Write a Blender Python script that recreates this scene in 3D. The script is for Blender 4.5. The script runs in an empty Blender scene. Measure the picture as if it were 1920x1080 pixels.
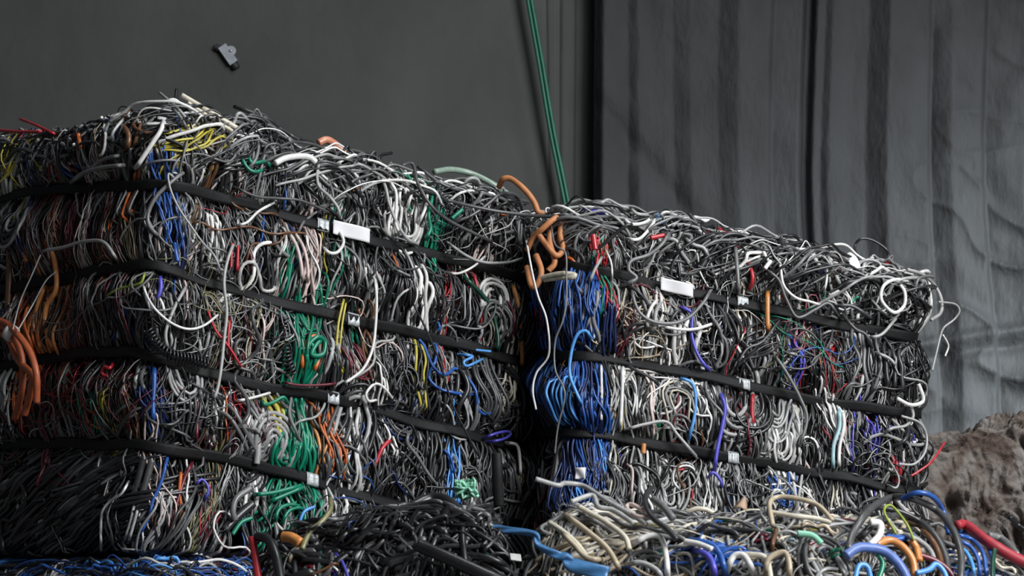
import bpy, math, random
import numpy as np
from mathutils import Vector, noise as mnoise

rng = np.random.default_rng(7)
random.seed(7)
SC = bpy.context.scene
COL = SC.collection

# ------------------------------------------------------------------ camera
FPX = 5500.0                      # focal length in pixels of a 1920 wide frame
CAM = np.array([0.0, 0.0, 0.45])
PITCH = math.atan(960.0 / FPX)
cd = bpy.data.cameras.new('camera')
cd.sensor_width = 36.0
cd.lens = FPX / 1920.0 * 36.0
cd.clip_end = 100
cd.dof.use_dof = True
cd.dof.focus_distance = 6.75
cd.dof.aperture_fstop = 11.0
cam = bpy.data.objects.new('camera', cd)
cam.location = CAM
cam.rotation_euler = (math.pi / 2 + PITCH, 0, 0)
COL.objects.link(cam)
SC.camera = cam

# ------------------------------------------------------------------ light
w = bpy.data.worlds.new('world')
SC.world = w
w.use_nodes = True
bg = w.node_tree.nodes['Background']
bg.inputs[0].default_value = (0.80, 0.88, 1.0, 1)
bg.inputs[1].default_value = 0.09


def area(name, loc, target, sx, sy, power, color):
    l = bpy.data.lights.new(name, 'AREA')
    l.shape = 'RECTANGLE'
    l.size = sx
    l.size_y = sy
    l.energy = power
    l.color = color
    o = bpy.data.objects.new(name, l)
    o.location = loc
    d = Vector(target) - Vector(loc)
    o.rotation_euler = d.to_track_quat('-Z', 'Y').to_euler()
    COL.objects.link(o)
    return o


area('daylight_from_open_gate', (3.8, 2.5, 3.5), (0.2, 7.2, 1.4), 2.6, 2.4, 520, (0.97, 0.985, 1.0))
sg_ = area('curtain_fill_light', (3.3, 7.6, 2.2), (1.85, 9.5, 1.5), 0.9, 1.1, 54, (0.86, 0.94, 1.0))  # added side fill that brightens the right of the curtain, no known gate
sg_.data.spread = math.radians(64)
area('overhead_fill', (1.4, 5.4, 6.0), (0.4, 7.2, 1.2), 1.2, 2.0, 110, (0.95, 0.98, 1.0))  # added weak fill from above, not a known roof lamp

SC.view_settings.view_transform = 'Standard'
SC.view_settings.look = 'None'
SC.view_settings.exposure = 0.0
SC.view_settings.gamma = 1.0
SC.view_settings.use_curve_mapping = False

# ------------------------------------------------------------------ helpers
cp, sp_ = math.cos(PITCH), math.sin(PITCH)


def ray(px, py):
    a = (np.asarray(px, float) - 960.0) / FPX
    b = (540.0 - np.asarray(py, float)) / FPX
    return np.stack([a, cp - b * sp_ + 0 * a, sp_ + b * cp + 0 * a], -1)


def at(px, py, Y):
    d = ray(px, py)
    return CAM + d * (np.asarray(Y, float) / d[..., 1])[..., None]


def proj(P):
    q = np.asarray(P, float) - CAM
    f = q[..., 1] * cp + q[..., 2] * sp_
    u = -q[..., 1] * sp_ + q[..., 2] * cp
    return 960 + FPX * q[..., 0] / f, 540 - FPX * u / f


def catmull(pts, n):
    p = np.asarray(pts, float)
    if len(p) == 2:
        t = np.linspace(0, 1, n)[:, None]
        return p[0] * (1 - t) + p[1] * t
    pp = np.vstack([2 * p[0] - p[1], p, 2 * p[-1] - p[-2]])
    seg = np.linspace(0, len(p) - 1 - 1e-9, n)
    i = seg.astype(int)
    t = (seg - i)[:, None]
    a, b, c, d = pp[i], pp[i + 1], pp[i + 2], pp[i + 3]
    return 0.5 * (2 * b + (c - a) * t + (2 * a - 5 * b + 4 * c - d) * t ** 2 + (3 * b - a - 3 * c + d) * t ** 3)


def chaikin(p, it=2):
    p = np.asarray(p, float)
    for _ in range(it):
        q = p[:-1] * 0.75 + p[1:] * 0.25
        r = p[:-1] * 0.25 + p[1:] * 0.75
        m = np.empty((2 * len(q), p.shape[1]))
        m[0::2] = q
        m[1::2] = r
        p = np.vstack([p[:1], m, p[-1:]])
    return p


def sstep(a, b, x):
    t = np.clip((x - a) / (b - a), 0, 1)
    return t * t * (3 - 2 * t)


# ---- materials
MATS = {}


def newmat(name):
    m = bpy.data.materials.new(name)
    m.use_nodes = True
    nt = m.node_tree
    return m, nt, nt.nodes['Principled BSDF']


def plastic(name, col, rough=0.31, vary=0.35, spec=0.55):
    m, nt, b = newmat(name)
    g = nt.nodes.new('ShaderNodeNewGeometry')
    mr = nt.nodes.new('ShaderNodeMapRange')
    mr.inputs['To Min'].default_value = 1 - vary
    mr.inputs['To Max'].default_value = 1 + vary
    nt.links.new(g.outputs['Random Per Island'], mr.inputs['Value'])
    tc = nt.nodes.new('ShaderNodeTexCoord')
    nz = nt.nodes.new('ShaderNodeTexNoise')
    nz.inputs['Scale'].default_value = 60
    nz.inputs['Detail'].default_value = 3
    nt.links.new(tc.outputs['Object'], nz.inputs['Vector'])
    mr2 = nt.nodes.new('ShaderNodeMapRange')     # dust and dirt on the sheath
    mr2.inputs['From Min'].default_value = 0.3
    mr2.inputs['From Max'].default_value = 0.7
    mr2.inputs['To Min'].default_value = 0.78
    mr2.inputs['To Max'].default_value = 1.1
    nt.links.new(nz.outputs['Fac'], mr2.inputs['Value'])
    mu = nt.nodes.new('ShaderNodeMath')
    mu.operation = 'MULTIPLY'
    nt.links.new(mr.outputs[0], mu.inputs[0])
    nt.links.new(mr2.outputs[0], mu.inputs[1])
    vm = nt.nodes.new('ShaderNodeVectorMath')
    vm.operation = 'SCALE'
    vm.inputs[0].default_value = col
    nt.links.new(mu.outputs[0], vm.inputs['Scale'])
    nt.links.new(vm.outputs[0], b.inputs['Base Color'])
    mr3 = nt.nodes.new('ShaderNodeMapRange')
    mr3.inputs['To Min'].default_value = rough - 0.08
    mr3.inputs['To Max'].default_value = rough + 0.16
    nt.links.new(nz.outputs['Fac'], mr3.inputs['Value'])
    nt.links.new(mr3.outputs[0], b.inputs['Roughness'])
    b.inputs['Specular IOR Level'].default_value = spec
    MATS[name] = m
    return m


PCOL = {
    'black': (0.010, 0.010, 0.011), 'charcoal': (0.026, 0.026, 0.028), 'dark_grey': (0.06, 0.06, 0.062),
    'grey': (0.14, 0.14, 0.14), 'light_grey': (0.30, 0.30, 0.295), 'white': (0.62, 0.61, 0.59),
    'cream': (0.50, 0.46, 0.37), 'beige': (0.36, 0.30, 0.21), 'blush': (0.52, 0.41, 0.38),
    'red': (0.40, 0.02, 0.03), 'maroon': (0.11, 0.012, 0.022), 'pink': (0.48, 0.12, 0.17),
    'blue': (0.018, 0.078, 0.30), 'sky': (0.07, 0.26, 0.60), 'navy': (0.010, 0.020, 0.085),
    'violet': (0.07, 0.065, 0.42), 'green': (0.003, 0.17, 0.095), 'dark_green': (0.004, 0.05, 0.028),
    'lime': (0.26, 0.34, 0.05), 'yellow': (0.42, 0.36, 0.05), 'orange': (0.52, 0.12, 0.025),
    'amber': (0.50, 0.20, 0.055), 'brown': (0.11, 0.05, 0.022), 'olive': (0.17, 0.16, 0.075),
    'teal': (0.30, 0.46, 0.50), 'rust': (0.20, 0.06, 0.025), 'mint': (0.22, 0.50, 0.36), 'sage': (0.20, 0.27, 0.22), 'salmon': (0.48, 0.20, 0.12),
}
for k, c in PCOL.items():
    plastic(k + '_plastic', c)
PNAMES = [k for k in PCOL]
PIDX = {k: i for i, k in enumerate(PNAMES)}
PLIST = [MATS[k + '_plastic'] for k in PNAMES]


def simple(name, col, rough=0.6, metal=0.0, bump=0.0, bscale=40, vary=0.15):
    m, nt, b = newmat(name)
    tc = nt.nodes.new('ShaderNodeTexCoord')
    nz = nt.nodes.new('ShaderNodeTexNoise')
    nz.inputs['Scale'].default_value = bscale
    nz.inputs['Detail'].default_value = 5
    nt.links.new(tc.outputs['Object'], nz.inputs['Vector'])
    cr = nt.nodes.new('ShaderNodeValToRGB')
    cr.color_ramp.elements[0].position = 0.3
    cr.color_ramp.elements[1].position = 0.7
    cr.color_ramp.elements[0].color = tuple(x * (1 - vary) for x in col) + (1,)
    cr.color_ramp.elements[1].color = tuple(x * (1 + vary) for x in col) + (1,)
    nt.links.new(nz.outputs['Fac'], cr.inputs[0])
    nt.links.new(cr.outputs[0], b.inputs['Base Color'])
    b.inputs['Roughness'].default_value = rough
    b.inputs['Metallic'].default_value = metal
    if bump:
        bp = nt.nodes.new('ShaderNodeBump')
        bp.inputs['Strength'].default_value = bump
        bp.inputs['Distance'].default_value = 0.01
        nt.links.new(nz.outputs['Fac'], bp.inputs['Height'])
        nt.links.new(bp.outputs[0], b.inputs['Normal'])
    MATS[name] = m
    return m


M_STRAP = simple('black_strapping', (0.006, 0.006, 0.0065), 0.6, bump=0.1, bscale=90)
M_STRAP.node_tree.nodes['Principled BSDF'].inputs['Specular IOR Level'].default_value = 0.2
M_CORE = simple('gap_shade_black', (0.008, 0.008, 0.008), 0.8)  # near black so the gaps between strands look shaded
M_BUCKLE = simple('galvanised_buckle', (0.36, 0.38, 0.39), 0.5, 0.35, bump=0.15, bscale=120)
M_PAPER = simple('white_paper', (0.66, 0.65, 0.67), 0.7, bscale=25, vary=0.06)
M_METAL = simple('bracket_metal', (0.50, 0.52, 0.56), 0.35, 0.7, bscale=60)
M_DARK = simple('hole_shadow_dark', (0.010, 0.010, 0.011), 0.6)  # dark colour standing in for the bolt hole and its shadow


# ---- mesh writers
def mesh_obj(name, verts, loops, lstart, mats, midx=None, parent=None, base=None, smooth=True):
    me = bpy.data.meshes.new(name)
    v = np.asarray(verts, np.float32).reshape(-1, 3)
    if base is None:
        base = np.zeros(3)
    v = v - np.asarray(base, np.float32)
    me.vertices.add(len(v))
    me.vertices.foreach_set('co', v.ravel().astype(np.float32))
    me.loops.add(len(loops))
    me.loops.foreach_set('vertex_index', np.asarray(loops, np.int32))
    me.polygons.add(len(lstart))
    me.polygons.foreach_set('loop_start', np.asarray(lstart, np.int32))
    if midx is not None:
        me.polygons.foreach_set('material_index', np.asarray(midx, np.int32))
    me.polygons.foreach_set('use_smooth', np.full(len(lstart), smooth, dtype=bool))
    for m in mats:
        me.materials.append(m)
    me.update(calc_edges=True)
    me.validate()
    o = bpy.data.objects.new(name, me)
    COL.objects.link(o)
    if parent is not None:
        o.parent = parent
    else:
        o.location = base
    return o


def tube_arrays(P, R, sides=6):
    """P (N,M,3) centre lines, R (N,) or (N,M) radii -> verts, loops, lstart, strand index of each polygon"""
    P = np.asarray(P, float)
    N, M, _ = P.shape
    R = np.asarray(R, float)
    if R.ndim == 1:
        R = np.repeat(R[:, None], M, 1)
    T = np.gradient(P, axis=1)
    T /= np.linalg.norm(T, axis=2, keepdims=True) + 1e-9
    ref = np.tile(np.array([0.31, -0.83, 0.47]), (N, 1))
    U = np.empty_like(P)
    u = ref - (ref * T[:, 0]).sum(1, keepdims=True) * T[:, 0]
    u /= np.linalg.norm(u, axis=1, keepdims=True) + 1e-9
    U[:, 0] = u
    for i in range(1, M):
        u = u - (u * T[:, i]).sum(1, keepdims=True) * T[:, i]
        u /= np.linalg.norm(u, axis=1, keepdims=True) + 1e-9
        U[:, i] = u
    V = np.cross(T, U)
    a = np.arange(sides) * 2 * math.pi / sides
    ca, sa = np.cos(a), np.sin(a)
    verts = P[:, :, None, :] + R[:, :, None, None] * (U[:, :, None, :] * ca[None, None, :, None] + V[:, :, None, :] * sa[None, None, :, None])
    idx = np.arange(N * M * sides).reshape(N, M, sides)
    a0 = idx[:, :-1, :]
    a1 = np.roll(a0, -1, axis=2)
    b0 = idx[:, 1:, :]
    b1 = np.roll(b0, -1, axis=2)
    quads = np.stack([a0, a1, b1, b0], -1).reshape(N, -1, 4)
    nq = quads.shape[1]
    loops = quads.reshape(-1)
    ls = np.arange(N * nq) * 4
    capA = idx[:, 0, ::-1].reshape(-1)
    capB = idx[:, -1, :].reshape(-1)
    loops = np.concatenate([loops, capA, capB])
    off = N * nq * 4
    ls = np.concatenate([ls, off + np.arange(2 * N) * sides])
    si = np.concatenate([np.repeat(np.arange(N), nq), np.arange(N), np.arange(N)])
    return verts.reshape(-1, 3), loops, ls, si


def merge(parts):
    V, L, S, I = [], [], [], []
    vo = lo = 0
    for v, l, s, i in parts:
        V.append(v)
        L.append(np.asarray(l) + vo)
        S.append(np.asarray(s) + lo)
        I.append(i)
        vo += len(v)
        lo += len(l)
    return np.concatenate(V), np.concatenate(L), np.concatenate(S), np.concatenate(I)


def tag(o, label=None, cat=None, group=None, kind=None):
    if label:
        o['label'] = label
    if cat:
        o['category'] = cat
    if group:
        o['group'] = group
    if kind:
        o['kind'] = kind
    return o


def empty(name, loc):
    o = bpy.data.objects.new(name, None)
    o.empty_display_size = 0.1
    o.location = loc
    COL.objects.link(o)
    return o


def grid_obj(name, G, mats, parent=None, base=None, smooth=True, thick=0.0):
    """G (A,B,3) sheet of points"""
    A, B, _ = G.shape
    idx = np.arange(A * B).reshape(A, B)
    q = np.stack([idx[:-1, :-1], idx[:-1, 1:], idx[1:, 1:], idx[1:, :-1]], -1).reshape(-1, 4)
    o = mesh_obj(name, G.reshape(-1, 3), q.reshape(-1), np.arange(len(q)) * 4, mats, None, parent, base, smooth)
    if thick:
        md = o.modifiers.new('thickness', 'SOLIDIFY')
        md.thickness = thick
        md.offset = 0
    return o


def tube_obj(name, pts, r, mat, parent=None, base=None, sides=10, n=None, smoothpath=True):
    pts = np.asarray(pts, float)
    if smoothpath:
        pts = catmull(pts, n or max(24, 8 * len(pts)))
    rr = np.full((1, len(pts)), r) if np.isscalar(r) else np.interp(np.linspace(0, 1, len(pts)), np.linspace(0, 1, len(r)), r)[None]
    v, l, s, i = tube_arrays(pts[None], rr, sides)
    if parent is None and base is None:
        base = pts.mean(0)
    return mesh_obj(name, v, l, s, [mat], None, parent, base)


# ------------------------------------------------------------------ the room
WALL_Y = 9.6


def wall_material():
    m, nt, b = newmat('worn_grey_wall')
    tc = nt.nodes.new('ShaderNodeTexCoord')
    mp = nt.nodes.new('ShaderNodeMapping')
    mp.inputs['Scale'].default_value = (1, 1, 0.75)
    nt.links.new(tc.outputs['Object'], mp.inputs[0])
    n1 = nt.nodes.new('ShaderNodeTexNoise')
    n1.inputs['Scale'].default_value = 2.2
    n1.inputs['Detail'].default_value = 8
    n1.inputs['Roughness'].default_value = 0.62
    nt.links.new(mp.outputs[0], n1.inputs['Vector'])
    cr = nt.nodes.new('ShaderNodeValToRGB')
    cr.color_ramp.elements[0].position = 0.3
    cr.color_ramp.elements[0].color = (0.046, 0.0465, 0.045, 1)
    cr.color_ramp.elements[1].position = 0.72
    cr.color_ramp.elements[1].color = (0.066, 0.0665, 0.065, 1)
    nt.links.new(n1.outputs['Fac'], cr.inputs[0])
    # small dark stains
    n2 = nt.nodes.new('ShaderNodeTexVoronoi')
    n2.inputs['Scale'].default_value = 2.6
    nt.links.new(tc.outputs['Object'], n2.inputs['Vector'])
    c2 = nt.nodes.new('ShaderNodeValToRGB')
    c2.color_ramp.elements[0].position = 0.02
    c2.color_ramp.elements[0].color = (0.62, 0.62, 0.62, 1)
    c2.color_ramp.elements[1].position = 0.06
    c2.color_ramp.elements[1].color = (1, 1, 1, 1)
    nt.links.new(n2.outputs['Distance'], c2.inputs[0])
    mx = nt.nodes.new('ShaderNodeMixRGB')
    mx.blend_type = 'MULTIPLY'
    mx.inputs[0].default_value = 1
    nt.links.new(cr.outputs[0], mx.inputs[1])
    nt.links.new(c2.outputs[0], mx.inputs[2])
    nt.links.new(mx.outputs[0], b.inputs['Base Color'])
    b.inputs['Roughness'].default_value = 0.8
    b.inputs['Specular IOR Level'].default_value = 0.2
    n3 = nt.nodes.new('ShaderNodeTexNoise')
    n3.inputs['Scale'].default_value = 5
    n3.inputs['Detail'].default_value = 6
    nt.links.new(mp.outputs[0], n3.inputs['Vector'])
    bp = nt.nodes.new('ShaderNodeBump')
    bp.inputs['Strength'].default_value = 0.35
    bp.inputs['Distance'].default_value = 0.03
    nt.links.new(n3.outputs['Fac'], bp.inputs['Height'])
    nt.links.new(bp.outputs[0], b.inputs['Normal'])
    return m


M_WALL = wall_material()
M_FLOOR = simple('dusty_concrete', (0.16, 0.155, 0.15), 0.85, bump=0.3, bscale=6)


def box_obj(name, lo, hi, mat, parent=None, base=None, bevel=0.0):
    x0, y0, z0 = lo
    x1, y1, z1 = hi
    v = np.array([[x0, y0, z0], [x1, y0, z0], [x1, y1, z0], [x0, y1, z0], [x0, y0, z1], [x1, y0, z1], [x1, y1, z1], [x0, y1, z1]])
    f = np.array([[0, 3, 2, 1], [4, 5, 6, 7], [0, 1, 5, 4], [1, 2, 6, 5], [2, 3, 7, 6], [3, 0, 4, 7]])
    o = mesh_obj(name, v, f.reshape(-1), np.arange(6) * 4, [mat], None, parent, base, smooth=False)
    if bevel:
        md = o.modifiers.new('bevel', 'BEVEL')
        md.width = bevel
        md.segments = 2
    return o


# wall: a sheet with two shallow vertical joints near the curtain, thick slab
wx = np.unique(np.concatenate([np.linspace(-6, 8, 90), np.linspace(0.05, 0.35, 121)]))
wz = np.linspace(0, 4.6, 60)
GX, GZ = np.meshgrid(wx, wz)
dy = np.zeros_like(GX)
for (x0, amp, wd) in ((0.118, 0.006, 0.006), (0.165, 0.008, 0.008), (0.205, 0.005, 0.005)):
    xx = x0 + 0.008 * np.sin(GZ * 1.7 + x0 * 40)
    dy += amp * np.exp(-((GX - xx) / wd) ** 2)
wallG = np.stack([GX, WALL_Y + dy, GZ], -1)
o = grid_obj('wall_back', wallG, [M_WALL])
md = o.modifiers.new('thickness', 'SOLIDIFY')
md.thickness = 0.15
md.offset = -1
tag(o, 'grey worn plaster wall behind the bales', None, None, 'structure')
o = box_obj('floor', (-6, -1.5, -0.1), (8, 9.75, 0), M_FLOOR)
tag(o, 'dusty grey concrete floor', None, None, 'structure')


# ------------------------------------------------------------------ curtain
def curtain():
    CY = 9.5
    prof = np.array([(1116, .0), (1130, .05), (1178, .034), (1196, .048), (1248, .040), (1266, .033), (1299, .052), (1338, .038), (1356, .034), (1394, .062),
                     (1453, .042), (1460, .020), (1512, .034), (1519, -.015), (1531, -.015), (1537, .032), (1554, .024), (1567, .038), (1600, .028), (1636, .020),
                     (1671, .050), (1746, .024), (1753, .008), (1790, .034), (1848, .022), (1856, -.006), (1890, .012), (1925, .030),
                     (1960, .02), (1975, .01), (2060, .03), (2075, .01), (2200, .03), (2230, .01), (2400, .03)], float)
    px = np.concatenate([np.linspace(1116, 2000, 480), np.linspace(2004, 2400, 70)])
    xs = at(px, 300, CY)[:, 0]
    zs = np.concatenate([np.linspace(0.02, 1.4, 60), np.linspace(1.41, 3.3, 250), np.linspace(3.32, 4.3, 50)])
    G = np.empty((len(zs), len(px), 3))
    for j, z in enumerate(zs):
        sway = 0.012 * math.sin(z * 1.9) + 0.008 * math.sin(z * 4.1 + 1)
        sh = (px - 1116) / (px - 1050) * (7 * np.sin(z * 1.3 + px * .007) + 3.5 * np.sin(z * 3.1 + px * .013))
        d = np.interp(px + sh, prof[:, 0], prof[:, 1])
        for _ in range(3):
            dp = np.pad(d, 1, mode='edge')
            d = dp[:-2] * .25 + dp[1:-1] * .5 + dp[2:] * .25
        for i, x in enumerate(xs):
            fx = (px[i] - 1116) / 800.0
            amp = d[i] * (1.0 + 0.25 * math.sin(z * 1.3 + px[i] * 0.01))
            # creases of the cloth, stronger to the right and low down
            cr = sstep(1600, 1900, px[i])
            low = 1 - sstep(1.7, 2.8, z)
            v = Vector((x * 3.0, 0.0, z * 2.2))
            n1 = mnoise.noise(v) * 0.020 + mnoise.noise(Vector((x * 13.0 + 0.4 * math.sin(z * 2.0), 1.7, z * 1.1))) * 0.0075 + mnoise.noise(Vector((x * 6.0, 5.2, z * 5.0))) * 0.006
            n2 = mnoise.noise(Vector((x * 11.0 + z * 3.0, 3.1, z * 11.0))) * (0.0025 + 0.010 * cr)
            rg = 1 - abs(mnoise.noise(Vector((x * 3.4 - z * 1.2, 9.7, z * 6.0 + x * 2.0))))
            n3 = (rg ** 6) * (0.002 + 0.026 * cr * (0.3 + low))
            # the seam band that runs across near the bottom
            zb = 1.93 + 0.16 * (x - 1.45)
            seam = 0.024 * math.exp(-((z - zb) / 0.02) ** 2) - 0.018 * math.exp(-((z - zb + 0.05) / 0.02) ** 2)
            # a soft diagonal drag line from the left edge
            dg = (x - 0.27) - (2.75 - z) * 0.80
            drag = 0.016 * math.exp(-(dg / 0.05) ** 2) * sstep(2.9, 2.6, z) * (1 - sstep(0.75, 1.0, x))
            G[j, i] = (x + sway * (0.3 + fx), CY - amp - n1 - n2 - n3 - seam * sstep(1.05, 1.3, x) + drag, z)
    m, nt, b = newmat('grey_tarpaulin_cloth')
    tc = nt.nodes.new('ShaderNodeTexCoord')
    mp = nt.nodes.new('ShaderNodeMapping')
    mp.inputs['Scale'].default_value = (3.0, 3.0, 1.2)
    nt.links.new(tc.outputs['Object'], mp.inputs[0])
    nz = nt.nodes.new('ShaderNodeTexNoise')
    nz.inputs['Scale'].default_value = 3.0
    nz.inputs['Detail'].default_value = 7
    nt.links.new(mp.outputs[0], nz.inputs['Vector'])
    cr = nt.nodes.new('ShaderNodeValToRGB')
    cr.color_ramp.elements[0].position = 0.3
    cr.color_ramp.elements[0].color = (0.0225, 0.023, 0.0232, 1)
    cr.color_ramp.elements[1].position = 0.7
    cr.color_ramp.elements[1].color = (0.0315, 0.033, 0.0338, 1)
    nt.links.new(nz.outputs['Fac'], cr.inputs[0])
    nt.links.new(cr.outputs[0], b.inputs['Base Color'])
    b.inputs['Roughness'].default_value = 0.7
    b.inputs['Specular IOR Level'].default_value = 0.18
    n2 = nt.nodes.new('ShaderNodeTexNoise')
    n2.inputs['Scale'].default_value = 16
    n2.inputs['Detail'].default_value = 5
    nt.links.new(mp.outputs[0], n2.inputs['Vector'])
    bp = nt.nodes.new('ShaderNodeBump')
    bp.inputs['Strength'].default_value = 0.42
    bp.inputs['Distance'].default_value = 0.012
    nt.links.new(n2.outputs['Fac'], bp.inputs['Height'])
    nt.links.new(bp.outputs[0], b.inputs['Normal'])
    base = G.reshape(-1, 3).mean(0)
    base[2] = 0
    o = grid_obj('curtain', G, [m], None, base, True, 0.003)
    tag(o, 'dark grey pleated tarpaulin curtain hanging beside the plaster wall', 'curtain')


curtain()


# ------------------------------------------------------------------ brown block behind the right end
def rough_block():
    n = 230
    Y0 = 7.95
    tl, tr = at(1722, 783, Y0), at(2100, 722, Y0 + 0.12)
    x0, x1 = tl[0] - 0.12, tr[0]
    u = np.linspace(0, 1, n)
    vz = np.linspace(0, 1, n)
    zl, zr = tl[2] - 0.03, tr[2]

    def ztop(x):
        return zl + (zr - zl) * (x - x0) / (x1 - x0) + 0.012 * math.sin(x * 14) + 0.010 * mnoise.noise(Vector((x * 22, 0, 0)))
    prof = []
    # profile: up the front, round the edge, back over the top
    m = 340
    G = np.empty((m, n, 3))
    for i in range(n):
        x = x0 + (x1 - x0) * u[i]
        zt = ztop(x)
        for j in range(m):
            t = j / (m - 1)
            if t < 0.8:
                p = Vector((x, Y0 + 0.12 * u[i], zt * t / 0.8 - 0.0))
                bl = 0.5 * sstep(0.74, 0.80, t)
                nn = Vector((0, -(1 - bl), bl)).normalized()
            else:
                p = Vector((x, Y0 + 0.12 * u[i] + (t - 0.8) / 0.2 * 0.9, zt))
                bl = 0.5 * (1 - sstep(0.80, 0.86, t))
                nn = Vector((0, -bl, 1 - bl)).normalized()
            q = p * 1.0
            warp = Vector((mnoise.noise(q * 9), mnoise.noise(q * 9 + Vector((7, 1, 3))), mnoise.noise(q * 9 + Vector((2, 9, 4))))) * 0.045
            e = q + warp
            e = Vector((e.x + 0.3 * e.z, e.y, e.z * 0.85))
            dist, _pts = mnoise.voronoi(e * 15)
            crack = max(0.0, 1 - (dist[1] - dist[0]) / 0.16)
            dist2, _pts = mnoise.voronoi(e * 36 + Vector((4, 4, 4)))
            crack2 = max(0.0, 1 - (dist2[1] - dist2[0]) / 0.22)
            a = mnoise.noise(e * 7)
            sel = sstep(-0.15, 0.25, mnoise.noise(q * 4 + Vector((8, 2, 6))))
            hole = max(0.0, mnoise.noise(e * 10.5 + Vector((3, 3, 9))) - 0.16)
            dd = 0.022 * a - (0.030 * crack + 0.012 * crack2) * (0.25 + 0.75 * sel) - 0.26 * hole
            dd += 0.010 * mnoise.noise(q * 34) + 0.006 * mnoise.noise(q * 75)
            G[j, i] = p + nn * (dd - 0.03)
    G[:, :, 2] = np.maximum(G[:, :, 2], 0.0)
    # close: sides and back
    back = G[-1].copy()
    back[:, 2] = 0
    G2 = np.concatenate([G, back[None]], 0)
    mt, nt, b = newmat('matted_brown_fibre')
    tc = nt.nodes.new('ShaderNodeTexCoord')
    nz = nt.nodes.new('ShaderNodeTexNoise')
    nz.inputs['Scale'].default_value = 7
    nz.inputs['Detail'].default_value = 8
    nz.inputs['Distortion'].default_value = 1.2
    nt.links.new(tc.outputs['Object'], nz.inputs['Vector'])
    cr = nt.nodes.new('ShaderNodeValToRGB')
    e = cr.color_ramp.elements
    e[0].position = 0.32
    e[0].color = (0.060, 0.036, 0.028, 1)
    e[1].position = 0.52
    e[1].color = (0.150, 0.130, 0.116, 1)
    e2 = e.new(0.43)
    e2.color = (0.095, 0.072, 0.060, 1)
    e3 = e.new(0.7)
    e3.color = (0.185, 0.172, 0.160, 1)
    nt.links.new(nz.outputs['Fac'], cr.inputs[0])
    nt.links.new(cr.outputs[0], b.inputs['Base Color'])
    b.inputs['Roughness'].default_value = 0.9
    n2 = nt.nodes.new('ShaderNodeTexNoise')
    n2.inputs['Scale'].default_value = 55
    n2.inputs['Detail'].default_value = 8
    nt.links.new(tc.outputs['Object'], n2.inputs['Vector'])
    bp = nt.nodes.new('ShaderNodeBump')
    bp.inputs['Strength'].default_value = 0.9
    bp.inputs['Distance'].default_value = 0.012
    nt.links.new(n2.outputs['Fac'], bp.inputs['Height'])
    nt.links.new(bp.outputs[0], b.inputs['Normal'])
    base = np.array([(x0 + x1) / 2, Y0 + 0.4, 0.0])
    o = grid_obj('brown_bale', G2, [mt], None, base)
    tag(o, 'rough matted brown block standing in front of the grey curtain', 'bale')


rough_block()


# ------------------------------------------------------------------ wall bracket and rope
def bracket():
    c = at(428, 103, WALL_Y - 0.02)
    s = 1.0 / 573.0
    r = empty('wall_bracket', (c[0], WALL_Y, c[2]))
    tag(r, 'small galvanised metal bracket fixed high on the bare wall', 'bracket')
    b0 = np.array([c[0], WALL_Y, c[2]])
    ang = math.radians(-55)

    def rot(P, ca=ang):
        P = np.asarray(P, float)
        x, z = P[..., 0], P[..., 2]
        return np.stack([x * math.cos(ca) - z * math.sin(ca), P[..., 1], x * math.sin(ca) + z * math.cos(ca)], -1)
    # channel: U section swept along its length
    sec = [(-0.014, 0.0), (-0.014, -0.022), (0.014, -0.022), (0.014, 0.0)]
    L = np.linspace(-0.038, 0.034, 6)
    G = np.array([[(l, yy, xx) for (xx, yy) in sec] for l in L])
    grid_obj('channel', rot(G), [M_METAL], r, None, False, 0.003)
    # eye plate beside it: a flat ring
    a = np.linspace(0, 2 * math.pi, 25)
    ring = []
    for rad, y in ((0.006, -0.022), (0.017, -0.022), (0.017, -0.018), (0.006, -0.018), (0.006, -0.022)):
        ring.append(np.stack([0.009 + rad * np.cos(a), np.full_like(a, y), 0.014 + rad * np.sin(a)], -1))
    grid_obj('eye_plate', np.array(ring), [M_METAL], r, None, False)
    tube_obj('bolt', [(0.009, 0.0, 0.014), (0.009, -0.028, 0.014)], 0.005, M_METAL, r, np.zeros(3), 8)
    # bolt hole and shadow painted as dark ends: one below and a plug at the upper left
    p = rot(np.array([[0.032, -0.010, -0.002], [0.052, -0.010, -0.002]]))
    tube_obj('hole_shadow', p, 0.013, M_DARK, r, np.zeros(3), 12)
    p = rot(np.array([[-0.036, -0.009, -0.012], [-0.052, -0.009, -0.020]]))
    tube_obj('shadow_end', p, 0.012, M_DARK, r, np.zeros(3), 12)


bracket()


def rope():
    Yr = 9.53
    top = at(984, -60, Yr)
    pts = [top]
    for (x, y) in ((993, 0), (1014, 120), (1034, 240), (1050, 320), (1063, 385), (1078, 470)):
        pts.append(at(x, y, Yr))
    q = pts[-1].copy()
    pts.append(q + np.array([0.03, 0.0, -0.6]))
    pts.append(q + np.array([0.02, 0.0, -1.2]))
    pts.append(np.array([q[0] + 0.0, Yr - 0.05, 0.012]))
    pts.append(np.array([q[0] - 0.3, Yr - 0.25, 0.012]))
    P = catmull(pts, 120)
    off = np.array([0.0062, -0.002, 0])
    v1 = tube_arrays((P - off)[None], np.array([0.0068]), 10)
    v2 = tube_arrays((P + off)[None], np.array([0.0068]), 10)
    v, l, s, i = merge([v1, v2])
    m = simple('green_hose_rubber', (0.004, 0.085, 0.05), 0.45)
    o = mesh_obj('green_twin_cable', v, l, s, [m], None, None, P.mean(0))
    tag(o, 'long dark green twin cable hanging slanted in front of the bare wall', 'cable')


rope()


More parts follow.
